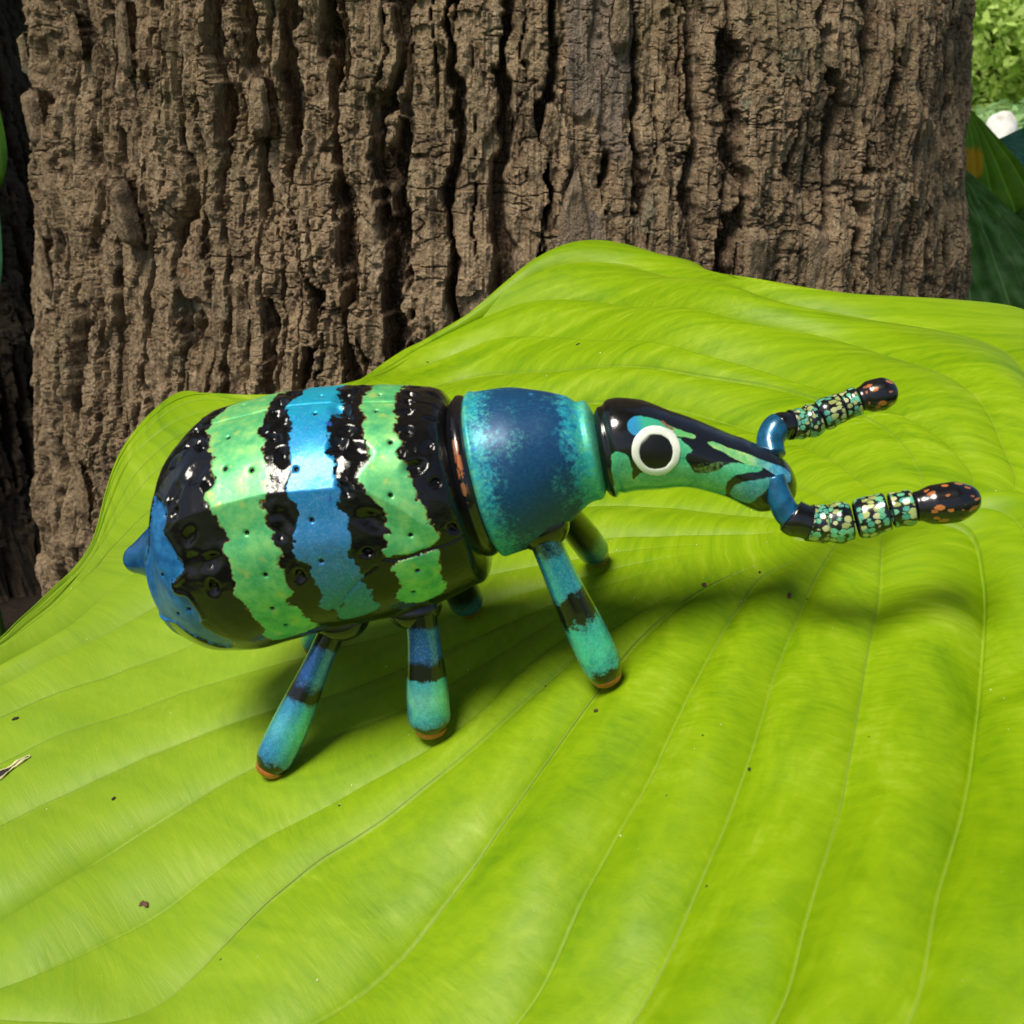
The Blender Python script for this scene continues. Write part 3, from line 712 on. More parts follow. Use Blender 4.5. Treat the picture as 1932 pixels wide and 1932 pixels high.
weevil = empty('weevil_figurine', LO)
M = Matrix.Identity(4)
for r_ in range(3):
    M[r_][0], M[r_][1], M[r_][2] = LX[r_], LY[r_], LN[r_]
    M[r_][3] = LO[r_] + .001 * LY[r_]
weevil.matrix_world = M
tag(weevil, 'glossy hand painted weevil figurine with green and blue bands standing on the bright leaf', 'figurine')
OFFY = .1      # cm: local y of the leaf frame is this much ahead of the figurine frame

def sup(th, p):
    c, s = np.cos(th), np.sin(th); r = (np.abs(c) ** p + np.abs(s) ** p) ** (-1 / p); return r * c, r * s

SHAPES = {      # knots along the body, centre height, half height, width ratio, roundness, rear cap, front cap (cm)
 'elytra': ([-5.75,-5.2,-4.4,-3.2,-1.8,-.4,.8,1.6,2.15], [4.272,4.427,4.945,5.228,5.299,5.195,5.089,5.054,4.694], [2.451,1.912,2.256,2.589,2.556,2.488,2.311,2.099,1.849], 1.05, 2.35, 1.6, .45),
 'thorax': ([2.1,2.5,3.1,3.8,4.4,4.65,4.8,4.97], [5.235,5.155,5.156,5.204,5.254,5.159,5.197,5.3], [1.9,1.79,1.742,1.494,1.181,1.06,1.07,1.0], 1.0, 2.15, .3, .30),
 'head': ([4.72,5.3,5.9,6.6,7.3,7.9,8.35,8.9], [4.886,5.126,4.998,4.678,4.21,3.712,3.489,3.285], [.98,1.036,1.002,.848,.809,.841,.731,.702], .95, 2.1, .35, .7),
}
def body_pt(shape, t, th, off=0.0):
    kn, zc, h, wr, p, ca, cb = shape
    t = np.asarray(t, float)
    Z = cub(kn, zc, t); Hh = cub(kn, h, t); f = np.ones_like(t)
    u = np.clip((kn[0] + ca - t) / ca, 0, 1); f = f * np.sqrt(np.maximum(1 - u ** 2.2, 0))
    u = np.clip((t - kn[-1] + cb) / cb, 0, 1); f = f * np.sqrt(np.maximum(1 - u ** 2.2, 0))
    cy, cz = sup(th, p)
    r = Hh * f + off
    return t, r * wr * cy, Z + r * cz
def body_grid(shape, nt, nth, disp=None):
    kn = shape[0]
    a = np.linspace(-1, 1, nt); t = (kn[0] + kn[-1]) / 2 + (kn[-1] - kn[0]) / 2 * np.sin(a * np.pi / 2)
    th = np.linspace(0, 2 * np.pi, nth, endpoint=False)
    T, TH = np.meshgrid(t, th, indexing='ij')
    d = disp(T, np.degrees(TH)) if disp else 0.0
    x, y, z = body_pt(shape, T, TH, 0.0)
    # push along the section normal, fading out at the closed ends
    kn_z = cub(kn, shape[1], T)
    rad = np.hypot(y, z - kn_z) + 1e-6
    k = np.clip(rad / .5, 0, 1)
    y = y + d * k * y / rad; z = z + d * k * (z - kn_z) / rad
    return np.stack([x, y, z], -1) * .01, T, np.degrees(TH)

RAD = 2.45 * math.pi / 180          # cm per degree round the elytra
def both(f, T, A):
    """evaluate a mark on the side it was drawn for and mirrored on the far side (angles 90..270 near)"""
    B = np.where((A > 90) & (A <= 270), A, np.where(A <= 90, 180 - A, 540 - A))
    return f(T, B)
def sd_poly(names, marks, k):
    def f(T, B):
        d = np.full(T.shape, 9.0)
        for nme in names:
            d = np.minimum(d, poly_sd(T, B * k, [(t, a * k) for t, a in marks[nme]]))
        return d
    return f
def sd_pts(pts, k):
    def f(T, B):
        d = np.full(T.shape, 9.0)
        for t, a in pts: d = np.minimum(d, np.hypot(T - t, (B - a) * k))
        return d
    return f
def sd_line(pts, k): return lambda T, B: line_d(T, B * k, [(t, a * k) for t, a in pts])

ELM = dict(ELYTRA_MARKS)
for n_ in ('g1', 'g3', 'g4', 'b1', 'b2', 'b3'):
    q_ = ELM[n_]; z_ = catmull([(t, a * RAD) for t, a in q_ + q_[:1]], len(q_) * 3 + 1)[:-1]
    ELM[n_] = [(float(t), float(a) / RAD) for t, a in z_]
ELM['b3'] = [(t, a) if t > -4.9 else (t - 1.2, a) for t, a in ELM['b3']]
PITS = [(t, a, r) for (t, a), r in zip(ELM['pits'], [.17,.15,.13,.22,.20,.2,.2,.17,.13,.16,.17,.24,.18,.14,.2,.15,.12,.13,.15,.17,.12,.14,.12,.12,.13])]
ELM['dots'] = ELM['dots'][:4]
rp = np.random.RandomState(9)
for tz_ in (-3.35, -3.75, -1.45, .0, 1.25, 1.62):
    for az_ in range(92, 172, 13):
        p_ = (tz_ + rp.uniform(-.12, .12), az_ + rp.uniform(-5, 5))
        if min(math.hypot(p_[0] - q_[0], (p_[1] - q_[1]) * RAD) for q_ in PITS) > .34: PITS.append((p_[0], p_[1], rp.uniform(.09, .15)))
def in_paint(t, a):
    q_ = [poly_sd(np.array([t]), np.array([a * RAD]), [(u, v * RAD) for u, v in ELM[n_]])[0] for n_ in ('g1', 'g3', 'g4', 'b1', 'b2')]
    return min(q_) < .07
PITS = [p_ for p_ in PITS if not in_paint(p_[0], p_[1])]
def elytra_disp(T, A):
    def f(T, B):
        d = np.zeros(T.shape)
        Tw = T + .05 * fbm(T * 4, B * RAD * 4, o=2, seed=63); Bw = B * RAD + .05 * fbm(T * 4, B * RAD * 4, o=2, seed=64)
        for i, (t, a, r) in enumerate(PITS):
            q = np.hypot(Tw - t, Bw - a * RAD) / r * (1 + .16 * np.sin(2 * np.arctan2(Bw - a * RAD, Tw - t) + i * 1.7))
            d += -(.085 + .03 * (i % 3)) * np.exp(-(q * 1.0) ** 2.4) + .010 * np.exp(-((q - 1.45) / .4) ** 2)
        hs = sd_pts(ELM['holes'], RAD)(T, B)
        d += -.07 * np.exp(-(hs / .05) ** 4) - .012 * np.exp(-(hs / .14) ** 2)
        cr = np.interp(T, [p[0] for p in ELM['crease']], [p[1] for p in ELM['crease']])
        win = sstep(-4.4, -3.6, T) * sstep(1.9, .2, T)
        q = (B - cr)
        d += win * (.075 * np.exp(-np.abs(q) / 5.0) - .07 * np.exp(-((q - 13) / 9) ** 2))
        d += -.035 * np.exp(-(sd_line(ELM['seam'], RAD)(T, B) / .028) ** 2)
        d += -.03 * np.exp(-(sd_line(ELM['crack'], RAD)(T, B) / .03) ** 2)
        cap = sd_poly(['b3'], ELM, RAD)(T, B)
        d += -.055 * sstep(.04, -.05, cap) + .03 * np.exp(-((cap - .07) / .06) ** 2) * (B < 190)
        g = np.minimum(sd_poly(['g1', 'g3', 'g4'], ELM, RAD)(T, B), sd_poly(['b1', 'b2'], ELM, RAD)(T, B))
        d += .012 * sstep(.03, -.03, g)
        black = sstep(0, .12, g) * sstep(185, 150, B)
        d += black * .016 * fbm(T * 3.2, B * RAD * 3.2, o=3, seed=61)
        return d
    d = both(f, T, A)
    d += .03 * fbm(T * .9, np.cos(np.radians(A)) * 2.2, np.sin(np.radians(A)) * 2.2, o=2, seed=62)
    d += -.03 * np.exp(-(((A - 90) * RAD) / .03) ** 2) * sstep(-5.2, -4.6, T)
    return d
G, T, A = body_grid(SHAPES['elytra'], 430, 600, elytra_disp)
at = {'green': both(sd_poly(['g1', 'g3', 'g4'], ELM, RAD), T, A), 'blue': both(sd_poly(['b1', 'b2'], ELM, RAD), T, A),
      'cap': both(lambda T, B: np.minimum(sd_poly(['b3'], ELM, RAD)(T, B), T + 5.25), T, A), 'hole': both(sd_pts(ELM['holes'], RAD), T, A), 'dot': both(sd_pts(ELM['dots'], RAD), T, A),
      'angle': np.where(A > 290, A - 360, A)}
# bands meet over the back: close the gap between the two mirrored halves
top = (A > 60) & (A < 104)
at['green'] = np.where(top & (np.abs(T + 2.25) < .52), np.minimum(at['green'], np.abs(T + 2.25) - .50), at['green'])
elytra = grid('elytra', G, mat_elytra(), weevil, at, wrap=True)
# pointed tail
tp = np.linspace(0, 1, 40); tx = -6.36 + 1.5 * tp
tr = .31 * np.sqrt(np.clip(1 - (1 - np.clip(tp / .17, 0, 1)) ** 2, 0, 1)) + .24 * sstep(.08, .5, tp) + .62 * sstep(.3, 1.0, tp) ** 1.4
tz = 5.03 + .02 * tp
a_ = np.linspace(0, 2 * np.pi, 48, endpoint=False)
TG = np.stack([np.repeat(tx[:, None], 48, 1), tr[:, None] * np.cos(a_), tz[:, None] + tr[:, None] * np.sin(a_)], -1) * .01
grid('tail_tip', TG, plain('tail_blue', (.006, .09, .26), .3, .45, .2, .3), weevil, wrap=True)

# black underside collar between elytra and thorax with orange flecks
RIMS = ([1.8, 1.95, 2.1, 2.25, 2.4], [5.1, 5.15, 5.2, 5.2, 5.2], [1.62, 1.70, 1.76, 1.70, 1.45], 1.0, 2.2, .12, .12)
G, T, A = body_grid(RIMS, 30, 160)
grid('waist_ring', G, mat_spots('waist_paint', [(.42, .13, .03), (.36, .12, .035), (.30, .12, .06)], 1.0, .36, (6.5, 2.6, 1)), weevil,
     {'u': T, 'v': A * .034, 'spot': ((T > 2.02) & (T < 2.17) & (((A > 122) & (A < 168)) | ((A > 12) & (A < 58)))).astype(float)}, wrap=True)

G, T, A = body_grid(SHAPES['thorax'], 170, 220, lambda T, A: .02 * fbm(T * 1.2, np.cos(np.radians(A)) * 2, np.sin(np.radians(A)) * 2, o=2, seed=71) + .012 * np.exp(-((T - 4.78) / .14) ** 2))
grid('thorax', G, mat_thorax(), weevil, {'t': T}, wrap=True)

HK = .95 * math.pi / 180
for n_ in ('p1', 'p2', 'p3', 'p4', 'mott'):
    q_ = HEAD_MARKS[n_]; z_ = catmull([(t, a * HK) for t, a in q_ + q_[:1]], len(q_) * 3 + 1)[:-1]
    HEAD_MARKS[n_] = [(float(t), float(a) / HK) for t, a in z_]
G, T, A = body_grid(SHAPES['head'], 300, 260, lambda T, A: .012 * fbm(T * 2, np.cos(np.radians(A)) * 2, np.sin(np.radians(A)) * 2, o=2, seed=81) - .05 * np.exp(-((T - 5.12) / .07) ** 2))
at = {k: both(sd_poly([k], HEAD_MARKS, HK), T, A) for k in ('p1', 'p2', 'p3', 'p4', 'mott')}
under = np.minimum(np.where((A > 225) & (A < 315), -.2, .3), 9)
at['p2'] = np.where((T > 5.25) & (T < 7.9) & (A > 222) & (A < 318), np.minimum(at['p2'], -.1), at['p2'])
at['brown'] = both(sd_pts(HEAD_MARKS['brown'], HK), T, A) - .03
at['t'] = T
head = grid('head', G, mat_head(), weevil, at, wrap=True)

def eye_side(sgn):
    mid = np.array(HEAD_MARKS['eye_mid'][0], float)
    out, inn = np.array(HEAD_MARKS['eye_out'], float), np.array(HEAD_MARKS['eye_in'], float)
    out = catmull(np.vstack([out, out[:1]]), 73)[:-1]; inn = catmull(np.vstack([inn, inn[:1]]), 73)[:-1]; inn = mid + (inn - mid) * .95
    def ringed(prof):       # list of (blend between inner 0 and outer 1, or toward the middle if negative, height)
        rows = []
        for b, hgt in prof:
            P = inn + (out - inn) * b if b >= 0 else inn + (mid - inn) * (-b)
            t, ang = P[:, 0], P[:, 1] if sgn < 0 else 170 - P[:, 1]
            x, y, z = body_pt(SHAPES['head'], t, np.radians(ang), hgt)
            rows.append(np.stack([x, y, z], -1) * .01)
        return np.array(rows)
    grid('eye_ring', ringed([(1.0, -.03), (1.0, .005), (.96, .02), (.85, .028), (.5, .032), (.15, .03), (.03, .022), (.0, .012)]), WHITE, head, wrap=True)
    grid('pupil', ringed([(.03, .0), (0, .016)] + [(-q, .016 + .018 * (1 - (1 - q) ** 2)) for q in (.1, .25, .4, .55, .7, .85, .96, 1.0)]), PUPIL, head, wrap=True)
PUPIL = plain('pupil_black', (.005, .005, .004), .45, .12)
eye_side(-1); eye_side(1)

# antennae
SPOT = mat_spots('antenna_spots', [(.06, .40, .22), (.42, .50, .16), (.10, .50, .30), (.55, .58, .28), (.03, .34, .26), (.30, .36, .10)], 1.0, .40, (6.2, 7.4, 1))
CLUB = mat_spots('club_spots', [(.50, .15, .035), (.40, .13, .04), (.55, .18, .04)], 1.0, .20, (3.6, 5.6, 1))
def antenna(pts, scape_n, r, seglist, club, r_sc):
    P = catmull(np.array(pts, float) * .01, 200)
    L = np.linalg.norm(np.diff(np.array(pts) * .01, axis=0), axis=1).sum()
    S = np.linspace(0, 1, 200)
    def sub(a, b, k): q = np.linspace(a, b, k); return np.stack([np.interp(q, S, P[:, c]) for c in range(3)], 1)
    base = sub(0, scape_n, 30)
    an = grid('antenna', tube(base, .01 * r_sc * np.r_[.2, np.linspace(.95, 1.12, 28), .9], 24), BLUE, weevil, wrap=True)
    prev = scape_n
    for i, (a, b, rr_) in enumerate(seglist):
        k = 26; q = np.linspace(0, 1, k)
        prof = rr_ * 1.05 * (.90 + .10 * np.clip(np.sin(np.pi * np.clip(q, 0, 1)), 0, 1) ** .55) * (1 + .04 * np.sin(q * 7 + i * 2)); prof[[0, -1]] *= .94
        path = sub(a, b, k); ring = tube(path, .01 * prof, 32)
        ln = np.linalg.norm(path[-1] - path[0]) * 100
        U, Vv = np.meshgrid(q * ln + i * 3.1, np.linspace(0, 2 * np.pi * rr_, 32), indexing='ij')
        spot = np.repeat(((q > .05) & (q < .93)).astype(float)[:, None], 32, 1) * (0 if i == 0 else 1)
        grid('antenna_segment', ring, BLACK if i == 0 else SPOT, an, {'u': U, 'v': Vv, 'spot': spot}, wrap=True)
    a, b, rr_ = club; k = 60; q = np.linspace(0, 1, k)
    prof = rr_ * cub([0, .05, .1, .3, .6, .85, .95, 1.0], [.5, .72, .74, .96, 1.0, .72, .45, .02], q)
    path = sub(a, b, k); ln = np.linalg.norm(path[-1] - path[0]) * 100
    U, Vv = np.meshgrid(q * ln, np.linspace(0, 2 * np.pi * rr_, 32), indexing='ij')
    grid('antenna_club', tube(path, .01 * prof, 32), CLUB, an, {'u': U, 'v': Vv, 'spot': np.repeat(((q > .16) & (q < .98)).astype(float)[:, None], 32, 1)}, wrap=True)
def fracs(pts, idx):
    s = np.r_[0, np.cumsum(np.linalg.norm(np.diff(np.array(pts), axis=0), axis=1))]; s /= s[-1]
    return float(np.interp(idx, np.arange(len(pts)), s))
NA = [(8.36,-.42,3.80),(8.42,-.75,3.30),(8.53,-.9,3.02),(8.75,-1.0,2.90),(9.05,-1.05,2.77),(9.54,-1.1,2.70),(9.86,-1.12,2.69),(10.27,-1.15,2.75),(10.62,-1.18,2.79),(10.87,-1.2,2.78),(11.14,-1.2,2.77),(11.77,-1.2,2.69),(12.44,-1.2,2.66)]
f = lambda i: fracs(NA, i)
antenna(NA, f(2.3), .4, [(f(2.0), f(3.6), .37), (f(3.45), f(4.5), .40), (f(4.4), f(5.75), .42), (f(6.0), f(7.75), .42), (f(7.9), f(9.6), .37)], (f(9.55), 1.0, .44), .26)
FA = [(8.54,.42,3.75),(8.57,.75,3.97),(8.75,.95,4.12),(8.94,1.05,4.11),(9.22,1.15,4.01),(9.55,1.25,3.95),(9.78,1.3,3.97),(10.06,1.35,4.02),(10.29,1.4,4.03),(10.51,1.45,4.04),(10.73,1.48,4.08),(11.18,1.5,4.09),(11.61,1.5,4.02)]
f = lambda i: fracs(FA, i)
antenna(FA, f(2.5), .3, [(f(2.3), f(3.7), .30), (f(3.5), f(4.6), .34), (f(4.55), f(6.05), .36), (f(6.1), f(8.05), .35), (f(8.1), f(10.0), .32)], (f(9.95), 1.0, .38), .30)

# legs
DK = (.008, .008, .010)
STY = {
 'rear': [(0, DK), (.06, DK), (.09, (0.006, 0.128, 0.572)), (.30, (0.010, 0.203, 0.715)), (.40, DK), (.47, DK), (.50, (0.021, 0.362, 0.624)), (.68, (0.083, 0.554, 0.676)), (.84, (0.021, 0.320, 0.624)), (.93, (0.008, 0.160, 0.390)), (.95, DK)],
 'mid': [(0, DK), (.10, DK), (.13, (0.008, 0.149, 0.650)), (.36, (0.008, 0.128, 0.520)), (.42, DK), (.53, DK), (.55, (0.042, 0.469, 0.624)), (.70, (0.187, 0.640, 0.650)), (.84, (0.052, 0.448, 0.650)), (.92, (0.008, 0.171, 0.416)), (.95, DK)],
 'front': [(0, DK), (.08, (0.008, 0.117, 0.247)), (.12, (0.010, 0.320, 0.624)), (.34, (0.021, 0.384, 0.650)), (.40, DK), (.55, DK), (.60, (0.021, 0.490, 0.598)), (.78, (0.062, 0.640, 0.702)), (.88, (0.010, 0.362, 0.546)), (.93, DK), (.95, DK)],
 'far': [(0, (0.006, 0.149, 0.312)), (.25, (0.006, 0.128, 0.260)), (.4, DK), (.7, DK), (.85, (0.010, 0.181, 0.273)), (.95, (0.008, 0.128, 0.208))],
}
LM = {k: mat_leg('leg_' + k, v) for k, v in STY.items()}
def leg(hip, foot, style, r0, r1):
    hip = np.array(hip, float); foot = np.array(foot, float)
    foot[2] = leaf_z(foot[0] * .01, (foot[1] + OFFY) * .01) * 100 + .02
    ax = foot - hip; Ln = np.linalg.norm(ax); ax /= Ln
    # end dome: tube stops short of the pad
    q = np.linspace(0, 1, 60); end = 1 - .30 / Ln
    rad = r0 + (r1 - r0) * sstep(.1, .8, q) * 1.0; rad = rad * np.where(q > .9, 1 - .22 * ((q - .9) / .1) ** 2, 1)
    path = hip + (ax * Ln * end) * q[:, None]
    path = path + .02 * np.stack([np.sin(q * 5 + hip[0]), np.cos(q * 4 + hip[0]), 0 * q], 1)
    lg = grid('leg', tube(path * .01, rad * .01, 40), LM[style], weevil, {'t': np.repeat(q[:, None], 40, 1)}, wrap=True)
    d = np.linspace(0, np.pi / 2, 12); rr_ = rad[-1]
    pad = path[-1] + ax * (.26 * np.sin(d))[:, None]
    grid('foot_pad', tube(np.vstack([path[-1] - ax * .03, pad]) * .01, np.r_[rr_ * .98, rr_ * np.cos(d) + .002] * .01, 40), ORANGE if style != 'far' else ORANGE, lg, wrap=True)
    return ax
def socket(c, r):
    u = np.linspace(0, np.pi, 24); a_ = np.linspace(0, 2 * np.pi, 36, endpoint=False)
    U_, A_ = np.meshgrid(u, a_, indexing='ij')
    Gs = np.stack([c[0] + r[0] * np.sin(U_) * np.cos(A_), c[1] + r[1] * np.sin(U_) * np.sin(A_), c[2] + r[2] * np.cos(U_)], -1) * .01
    grid('leg_socket', Gs, BLACK, weevil, wrap=True)
leg((-1.92, -1.30, 2.75), (-4.36, -2.50, 0), 'rear', .30, .45)
leg((.24, -1.45, 2.95), (-.31, -2.34, 0), 'mid', .36, .49)
leg((3.32, -1.15, 4.0), (3.90, -1.86, 0), 'front', .34, .46)
leg((-2.5, 1.35, 2.75), (-3.95, 2.05, 0), 'rear', .30, .42)
leg((.55, 1.35, 2.8), (.46, 2.25, 0), 'far', .34, .46)
leg((3.3, 1.1, 4.1), (4.0, 3.15, 0), 'far', .32, .42)
socket((-1.62, -1.15, 2.92), (.62, .5, .42)); socket((.10, -1.25, 2.95), (.62, .55, .45)); socket((3.30, -.95, 4.15), (.62, .55, .55))
socket((-2.3, 1.15, 2.95), (.6, .5, .42)); socket((.4, 1.2, 2.95), (.6, .55, .45)); socket((3.3, .9, 4.2), (.6, .55, .5))

# ------------------------------------------------------------------ crumbs lying on the leaf
CRUMB = plain('crumb_dark', (.022, .016, .011), .8, 0, 0, .4)
CRUMB2 = plain('crumb_brown', (.10, .045, .028), .8, 0, 0, .4)
CRUMBS = [      # leaf x, y (mm), half size (mm), label, brown
  (41.5, 181.9, 0.62, 'tiny dark crumb alone high on the leaf above the blue thorax', 0),
  (-124.9, 16.8, 0.81, 'forked dark crumb near the left edge of the leaf', 0),
  (-81.2, -23.7, 0.63, 'dark wedge shaped crumb lying in a vein groove left of the rear leg', 0),
  (-65.4, -54.3, 0.91, 'reddish brown crumb with a stalk at lower left, largest on the leaf', 1),
  (-24.0, -36.9, 0.43, 'round dark crumb below the gap between rear and middle leg', 0),
  (65.1, 13.4, 0.90, 'brown winged crumb resembling a tiny gnat right of the front leg', 1),
  (84.0, 4.0, 0.86, 'upright dark brown crumb under the near antenna', 1),
  (87.9, 4.2, 0.31, 'pinpoint dark crumb just beside the upright brown one', 0),
  (79.2, 14.6, 0.49, 'dark crumb between the gnat like one and the near antenna', 0),
  (35.2, -25.3, 0.66, 'ring shaped brown crumb just below the front foot', 1),
  (64.8, -48.5, 0.53, 'dark crumb sitting on a vein in the right middle of the leaf', 0),
  (57.2, -40.0, 0.34, 'small dark crumb left of the one on the vein', 0),
  (52.3, -74.9, 0.36, 'dark crumb low on the leaf near the bottom centre right', 0),
  (89.4, -45.1, 0.26, 'lone small crumb farthest right on the leaf', 0),
  (23.9, -12.3, 0.38, 'thin brown crumb between the middle and front feet', 1),
  (47.7, -53.2, 0.25, 'pinpoint crumb below and right of the front foot', 0),
  (-44.9, -70.4, 0.26, 'small dark speck lowest at left of the leaf', 0),
  (-22.9, 213.7, 0.53, 'tiny dark crumb on the leaf just above the black elytra', 0),
]

def crumb(x, y, size, label, mat, seed, lump=3):
    rs_ = np.random.RandomState(seed); V = []; F = []
    for k in range(lump):
        u = np.linspace(0, np.pi, 6); a_ = np.linspace(0, 2 * np.pi, 8, endpoint=False); U_, A_ = np.meshgrid(u, a_, indexing='ij')
        r_ = (1 + .5 * (rs_.rand(*U_.shape) - .5)); d = rs_.uniform(-.7, .7, 3) * (k > 0); sc = rs_.uniform(.45, 1, 3) * np.array([1, .6, .45])
        Gc = np.stack([r_ * np.sin(U_) * np.cos(A_) * sc[0] + d[0], r_ * np.sin(U_) * np.sin(A_) * sc[1] + d[1] * .7, r_ * np.cos(U_) * sc[2]], -1)
        F.append(grid_faces(6, 8, True, sum(len(v) for v in V))); V.append(Gc.reshape(-1, 3))
    V = np.vstack(V); an = rs_.uniform(0, 6.28); c_, s_ = math.cos(an), math.sin(an)
    V = V @ np.array([[c_, s_, 0], [-s_, c_, 0], [0, 0, 1]]); V[:, 2] -= V[:, 2].min() + .1; V *= size
    nn = leaf_n(x, y); e1 = LX - nn * (LX @ nn); e1 /= np.linalg.norm(e1); e2 = np.cross(nn, e1)
    o = mesh_np('leaf_crumb', V @ np.array([e1, e2, nn]), np.vstack(F), mat)
    o.location = LO + x * LX + y * LY + leaf_z(x, y) * LN
    tag(o, label, 'crumb', 'crumbs of debris on the leaf')
for i, (x, y, s, lab, br) in enumerate(CRUMBS):
    crumb(x * .001, y * .001, s * .001, lab, CRUMB2 if br else CRUMB, 40 + i, 3 if s > .45 else 2)
# pale grains scattered thinly over the blade
rs_ = np.random.RandomState(3); V = []; F = []
oc = np.array([(1,0,0),(-1,0,0),(0,1,0),(0,-1,0),(0,0,1),(0,0,-1)], float); of = np.array([(0,2,4),(2,1,4),(1,3,4),(3,0,4),(2,0,5),(1,2,5),(3,1,5),(0,3,5)])
for i in range(230):
    q = LF[rs_.randint(len(LF))]
    F.append(of + 6 * i); V.append(q + LN * .0001 + (oc * rs_.uniform(.6, 1.3, (1, 3))) * rs_.choice([.00012, .00016, .00022, .0003], p=[.4, .35, .2, .05]))
o = mesh_np('pollen_grains', np.vstack(V), np.vstack(F), plain('pollen', (.75, .74, .45), .6, 0)); o.location = LO
tag(o, 'pale pollen grains sprinkled over the bright leaf', 'pollen', kind='stuff')
TEAR = [(-128.0, -6.1), (-125.7, -1.6), (-120.5, -3.6), (-118.0, -2.9), (-115.6, -0.0), (-113.3, 0.2), (-115.3, -2.5), (-116.5, -4.7), (-117.5, -7.7), (-121.1, -10.2)]
T2 = catmull(np.array(TEAR + TEAR[:1]) * .001, 61)[:-1]
def on_leaf(P, up): return np.array([x * LX + y * LY + (leaf_z(x, y) + up) * LN for x, y in P])
cen = T2.mean(0)
rows = np.array([on_leaf(cen + (T2 - cen) * k, .0004) for k in (0.02, .35, .7, 1.0)])
mt = plain('tear_dark_mat', (.02, .012, .009), .8, 0)
grid('tear_dark', rows, mt, hosta, wrap=True)  # dark sheet stands in for the shadowed gap of the tear
ring = on_leaf(T2, .0005); ring = np.vstack([ring, ring[:1]])
grid('torn_rim', tube(ring, .00028 * (1 + .5 * np.sin(np.linspace(0, 37, 61))), 8), plain('dry_rim', (.60, .56, .30), .7, 0), hosta, wrap=True)

# ------------------------------------------------------------------ garden behind: hosta leaves, shrubs, pale stone
def hosta_leaf(name, base, tip, width, face, dark, light, label, veins=9, quilt=.0, group=None, curl=.15, spot=None, rough=.45):
    """one leaf on its own stalk: base and tip in world metres, face = direction the upper side looks"""
    base, tip, face = (np.array(v, float) for v in (base, tip, face))
    ax = tip - base; L = np.linalg.norm(ax); ax /= L
    face = face - ax * (face @ ax); face /= np.linalg.norm(face); sd = np.cross(face, ax)
    nu, nv = 70, 61
    u = np.linspace(0, 1, nu)[:, None] * np.ones((1, nv)); v = np.linspace(-1, 1, nv)[None] * np.ones((nu, 1))
    w = width * cub([0, .06, .2, .4, .65, .85, 1], [.02, .32, .46, .5, .38, .18, .004], u)
    vein = np.abs(np.sin(v * np.pi * veins / 2))
    hgt = .007 * (vein ** .7) * np.clip(w / width * 2, 0, 1) * (L / .3) + curl * width * v ** 2 * .5 - .18 * L * (u - .35) ** 2
    hgt += quilt * fbm(u * 22, v * 9, o=2, seed=91) + .006 * np.sin(u * 9 + v * 2)
    back = -.10 * L * (np.abs(v) ** 2) * sstep(.25, 0, u)
    G = base + ((u * L + back)[..., None]) * ax + (v * w)[..., None] * sd + hgt[..., None] * face
    root = tag(empty(name, (base[0], base[1], 0)), label, 'leaf', group)
    m = NT(name + '_green')
    n1 = m.noise(40, 4); c = m.mix(m.rng(n1, .35, .65), dark, light)
    c = m.mix(m.rng(m.attr('vein'), .28, .0, 0, .9), c, tuple(min(1, 2.2 * q + .02) for q in light))
    if spot is not None: c = m.mix(m.rng(m.math('ADD', m.attr('spot'), m.math('MULTIPLY', m.math('SUBTRACT', m.noise(60, 3), .5), .02)), .003, -.003), c, m.mix(m.rng(m.noise(70, 3), .55, .68), (.85, .45, .02), (.16, .07, .02)))
    m.base(c, rough, spec=.4, normal=m.bump(n1, .4, .004))
    tr = m.n('ShaderNodeBsdfTranslucent'); m.link(c, tr.inputs[0]); mx = m.n('ShaderNodeMixShader'); mx.inputs[0].default_value = .3
    m.link(m.p.outputs[0], mx.inputs[1]); m.link(tr.outputs[0], mx.inputs[2]); m.link(mx.outputs[0], m.out.inputs[0])
    at_ = {'vein': vein}
    if spot is not None:
        at_['spot'] = np.hypot((u - spot[0]) * L, v * w - spot[1] * width) - spot[2]
    off = np.array([base[0], base[1], 0])
    grid('blade', G - off, m.m, root, at_)
    b_ = base - off
    st = catmull([b_ + ax * .02, b_ - ax * .04 - face * .01, np.array([b_[0] * .4 - ax[0] * .05, b_[1] - ax[1] * .05, b_[2] * .45]), np.array([0, 0, .0])], 24)
    grid('leaf_stalk', tube(st, np.linspace(.004, .009, 24), 10), m.m, root, {'vein': np.ones((24, 10)), 'spot': np.ones((24, 10))}, wrap=True)
    return root
BG = 'hosta leaves behind the broad trunk'
hosta_leaf('garden_leaf', (.645, 1.42, .22), (.505, 1.30, .605), .25, (-.15, -1, .25), (.15, .36, .06), (.33, .54, .18), 'large dark quilted green leaf leaning up beside the right edge of the broad trunk', 11, .012, BG, rough=.35)
hosta_leaf('garden_leaf', (.70, 1.62, .40), (.612, 1.55, .662), .16, (.1, -1, .2), (.14, .30, .015), (.24, .44, .03), 'upright mid green leaf with an orange brown blotch beside the broad trunk', 7, .0, BG, spot=(.74, .08, .026))
hosta_leaf('garden_leaf', (.90, 1.80, .55), (.735, 1.75, .622), .15, (-.1, -1, .3), (.06, .20, .13), (.12, .32, .22), 'blue green leaf at the right edge of the picture beyond the blotched leaf', 9, .003, BG)
hosta_leaf('garden_leaf', (.93, 1.60, .46), (.675, 1.50, .545), .14, (0, -.6, .8), (.05, .13, .01), (.10, .24, .02), 'low yellow green leaf at the right edge under the blue green one', 7, .0, BG)
hosta_leaf('garden_leaf', (-.466, .92, .58), (-.412, .90, .72), .085, (.5, -1, .1), (.05, .15, .01), (.10, .26, .02), 'bright green leaf edge at the far left in front of the second trunk', 7, .0, 'green leaves left of the trunks')
